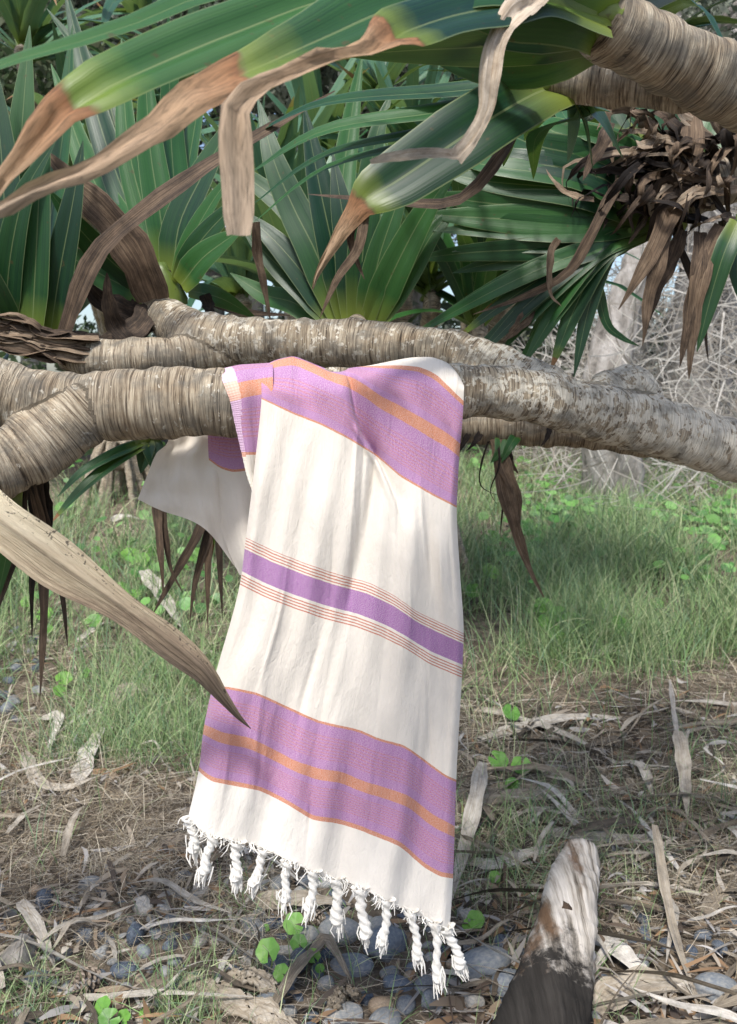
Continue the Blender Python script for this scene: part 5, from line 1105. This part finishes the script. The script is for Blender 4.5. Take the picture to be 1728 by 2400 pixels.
# --- driftwood log
def driftwood():
    a = G(1262, 2520); A_ = Vector((a.x, a.y, .02)); tipp = W(1358, 2020, a.y+.46)
    P = [tuple(A_-(tipp-A_)*.25), tuple(A_), tuple(A_.lerp(tipp, .35)), tuple(A_.lerp(tipp, .7)+Vector((0, 0, .01))), tuple(tipp), tuple(tipp+(tipp-A_)*.05), tuple(tipp+(tipp-A_)*.065)]
    V, Fc, fr = tube(P, [.112, .104, .092, .077, .066, .060, .045], 32, n=60)
    d = 0.006*np.sin(V[:, 0]*60+3*np.sin(V[:, 2]*30))+.004*np.sin(V[:, 2]*110+V[:, 0]*50)+.003*np.sin(V[:, 1]*170)
    V = V+d[:, None]*np.array([.7, -.3, .6])
    m, nt, n, l, b = new_mat('weathered_charred_wood'); tc = n.new('ShaderNodeTexCoord').outputs['Object']
    ax = (Vector(P[4])-Vector(P[1])).normalized(); dp = n.new('ShaderNodeVectorMath'); dp.operation = 'DOT_PRODUCT'; l.new(tc, dp.inputs[0]); dp.inputs[1].default_value = tuple(ax)
    s = dp.outputs['Value']; f = noise(n, l, mapping(n, l, tc, (75, 5, 5)), 1, 9, .62).outputs[0]
    c = ramp_of(n, l, f, [(.34, (.07, .058, .046)), (.44, (.28, .25, .21)), (.55, (.46, .42, .37)), (.7, (.64, .60, .55))])
    st = ramp_of(n, l, noise(n, l, mapping(n, l, tc, (14, 6, 6)), 1, 5, .6).outputs[0], [(.52, 0.), (.62, .9)]); c = mix(n, l, st, c, (.14, .085, .05))
    L = (Vector(P[4])-Vector(P[1])).length
    ch = math_(n, l, 'ADD', math_(n, l, 'DIVIDE', s, L), math_(n, l, 'MULTIPLY', math_(n, l, 'SUBTRACT', noise(n, l, tc, 26, 8, .7).outputs[0], .5), .8))
    chm = ramp_of(n, l, ch, [(.30, 1.), (.48, 0.)]); c = mix(n, l, math_(n, l, 'MULTIPLY', chm, .99), c, mix(n, l, f, (.003, .003, .003), (.05, .045, .04)))
    l.new(c, b.inputs['Base Color']); b.inputs['Roughness'].default_value = .95; b.inputs['Specular IOR Level'].default_value = .1; l.new(bump(n, l, f, .8, .010), b.inputs['Normal'])
    o = mesh_obj('driftwood_log', V-np.array(P[1]), Fc, m); o.location = P[1]; tag(o, 'weathered grey driftwood log with charred black lower end', 'log')
    kn, kf, _ = tube([tuple(Vector(P[3])+Vector((-.02, -.052, .03))), tuple(Vector(P[3])+Vector((-.022, -.068, .036)))], [.020, .013], 10, n=4)
    k_ = mesh_obj('knot', kn-np.array(P[1]), kf, mat_simple('dark_knot', [(.3, (.02, .014, .01)), (.7, (.09, .06, .04))], 40, 4, .9), o)
driftwood()
# --- splintered bark on the stones
def bark_slab(pxs, w, label, seed):
    P = [tuple(Vector((G(x, y).x, G(x, y).y, float(gz(G(x, y).x, G(x, y).y))+h))) for x, y, h in pxs]
    V, Fc, UV = strap(P, w, hint=(0, -.5, 1), fold=-.12, n=34, wav=.006, seed=seed, cross=13, wprof=[(0, .7), (.2, 1), (.5, .8), (.7, .95), (.9, .5), (1, .25)])
    g = np.random.default_rng(seed); V = V+g.normal(0, .0022, V.shape); low = V+np.array([0, .004, -.012]); n = len(V)
    F2 = [tuple(int(i) for i in f) for f in Fc]+[tuple(int(i)+n for i in f[::-1]) for f in Fc]; k = 13; r = n//k
    for i in range(r-1):
        F2 += [(i*k, (i+1)*k, (i+1)*k+n, i*k+n), (i*k+k-1, i*k+k-1+n, (i+1)*k+k-1+n, (i+1)*k+k-1)]
    for j in range(k-1): F2 += [(j, j+n, j+1+n, j+1), ((r-1)*k+j, (r-1)*k+j+1, (r-1)*k+j+1+n, (r-1)*k+j+n)]
    V = np.concatenate([V, low]); c = V.mean(0); o = mesh_obj('bark_piece', V-c, F2, M['litter'], None, np.concatenate([UV, UV])); o.location = tuple(c); o['tone'] = .5; tag(o, label, 'bark', 'broken bark on the stones')
bark_slab([(430, 2330, .025), (560, 2380, .03), (700, 2440, .025)], .055, 'long splintered grey bark slab lying across the stones', 3)
bark_slab([(520, 2318, .03), (600, 2340, .05), (670, 2358, .03)], .036, 'short jagged piece of bark on top of the long slab', 4)
bark_slab([(770, 2400, .03), (810, 2370, .05), (840, 2365, .03)], .03, 'crumbling bark lump beside the tan pebble', 5)
# --- cones
def cone(x, y, s, label):
    p = G(x, y); Vs, Fs = [], []; ax = norm(np.array([.8, .3, .25])); a = norm(np.cross(ax, np.array([0, 0, 1.]))); b = np.cross(ax, a)
    for i in range(70):
        v = i/69; th = i*2.4; r = s*(.62*math.sin(math.pi*(.12+.8*v))); o = ax*(v-.5)*s*1.9; rad = a*math.cos(th)+b*math.sin(th); tg = np.cross(ax, rad)
        c0 = o+rad*r*.5; c1 = o+rad*r*1.15+ax*s*.12; k = len(Vs); w = s*.17
        Vs += [c0-tg*w*.6, c0+tg*w*.6, c1+tg*w, c1+ax*s*.10, c1-tg*w, c1+rad*s*.05-ax*s*.05]; Fs += [(k, k+1, k+2, k+5), (k, k+5, k+4), (k+5, k+2, k+3), (k+5, k+3, k+4), (k, k+4, k+3, k+2, k+1)]
    o = mesh_obj('pine_cone', np.array(Vs), Fs, M['conewood'], None, None, False); o.location = (p.x, p.y, p.z+s*.6); o.rotation_euler[2] = rnd.uniform(0, 6); tag(o, label, 'cone', 'weathered cones in the straw')
M['conewood'] = mat_simple('cone_scales', [(.3, (.13, .10, .075)), (.6, (.33, .27, .21)), (.8, (.48, .42, .35))], 60, 4, .9)
cone(455, 2272, .030, 'small round weathered cone lying in straw'); cone(205, 2325, .042, 'large weathered cone beside the round green leaf plant'); cone(735, 2165, .028, 'reddish cone lying behind the tassels')
# --- pennywort: round notched leaves on stalks
M['penny'] = mat_simple('pennywort_leaf', [(.3, (.09, .23, .04)), (.6, (.16, .36, .06)), (.8, (.24, .42, .09))], 18, 4, .45, .2, .003, rand=.35, spec=.4, trans=.25)
M['stalk'] = mat_simple('green_stalk', [(.3, (.10, .18, .05)), (.7, (.22, .28, .10))], 30, 2, .6, 0)
def pennywort(lst, label):
    """lst: (x, y, diameter px) of each round leaf"""
    ps = [(G(x, y+dm*.9), x, y, dm) for x, y, dm in lst]; b = ps[0][0]; t = empty('pennywort', (b.x, b.y, b.z)); tag(t, label, 'plant', 'round-leaved plants in the litter')
    for gp, x, y, dm in ps:
        q = W(x, y, gp.y); r = dm*gp.y/F/2; k = 22; g = rnd; N = norm(np.array([g.gauss(0, .3), -.75+g.gauss(0, .2), 1.])); A_ = norm(np.cross(N, np.array([.2, 1, .1]))); B2 = np.cross(N, A_); V = [np.array(q)-N*r*.10]; ph = g.uniform(0, 6)
        for f_ in (.55, 1):
            for j in range(k):
                th = 2*math.pi*j/(k-1)*.93+.22+ph; rr = r*f_*(1+.05*math.sin(6*th)); V.append(np.array(q)+rr*(math.cos(th)*A_+math.sin(th)*B2)+N*r*(.10*f_+.05*math.sin(5*th)*f_))
        Fc = [(0, 1+j, 2+j) for j in range(k-1)]+[(1+j, 1+k+j, 2+k+j, 2+j) for j in range(k-1)]
        o = mesh_obj('leaf', np.array(V), Fc, M['penny'], t); o.matrix_parent_inverse = Matrix.Translation(t.location).inverted()
        sv, sf, _ = tube([(gp.x, gp.y, gp.z-.01), (gp.x+.01, gp.y+.005, (gp.z+q.z)/2), tuple(q-Vector(N)*r*.1)], [.0022, .0018, .0015], 6, n=8); s_ = mesh_obj('stalk', sv, sf, M['stalk'], t); s_.matrix_parent_inverse = Matrix.Translation(t.location).inverted()
pennywort([(1198, 1670, 46)], 'single round yellow-green leaf by a grey strap leaf'); pennywort([(1168, 1782, 50), (1222, 1794, 50), (1200, 1838, 36)], 'three round leaves on stalks beside the towel edge')
pennywort([(1115, 2155, 46), (1100, 2170, 36), (1160, 2055, 30)], 'round leaves by the bottom right corner of the towel'); pennywort([(690, 2165, 56)], 'dark green flat round leaf under the towel fringe')
pennywort([(628, 2228, 62), (660, 2280, 44), (622, 2175, 22)], 'bright green round leaf among pebbles below the fringe'); pennywort([(700, 2210, 44), (735, 2240, 36), (750, 2270, 24)], 'round leaf with brown scorched patch among pebbles')
pennywort([(240, 2360, 52), (255, 2390, 56), (340, 2375, 30), (290, 2385, 40)], 'cluster of round leaves by the large cone'); pennywort([(1310, 1440, 50), (1280, 1460, 46), (1300, 1482, 44), (1340, 1450, 40), (1275, 1420, 46), (1255, 1430, 34)], 'clump of round leaves in the middle of the green bank')
pennywort([(1455, 1468, 56), (1425, 1425, 40), (1415, 1465, 34), (1540, 1415, 34)], 'taller round leaves standing right of the clump on the bank'); pennywort([(1155, 1260, 40), (1152, 1292, 36), (1150, 1340, 44), (1110, 1385, 42)], 'round leaves in dry grass beside the towel')
pennywort([(305, 1300, 44), (330, 1315, 46), (355, 1290, 40), (455, 1300, 40), (345, 1325, 38)], 'round leaves on the bank under the towel flap'); pennywort([(285, 1380, 40), (310, 1395, 44), (440, 1400, 34)], 'round leaves just above the big dried leaf')
pennywort([(220, 1455, 38), (105, 1440, 42), (65, 1410, 34), (110, 1475, 30)], 'round leaves behind the hanging dead leaves'); pennywort([(150, 1590, 40), (140, 1620, 34), (200, 1580, 30)], 'round leaves beside the patch of shingle')
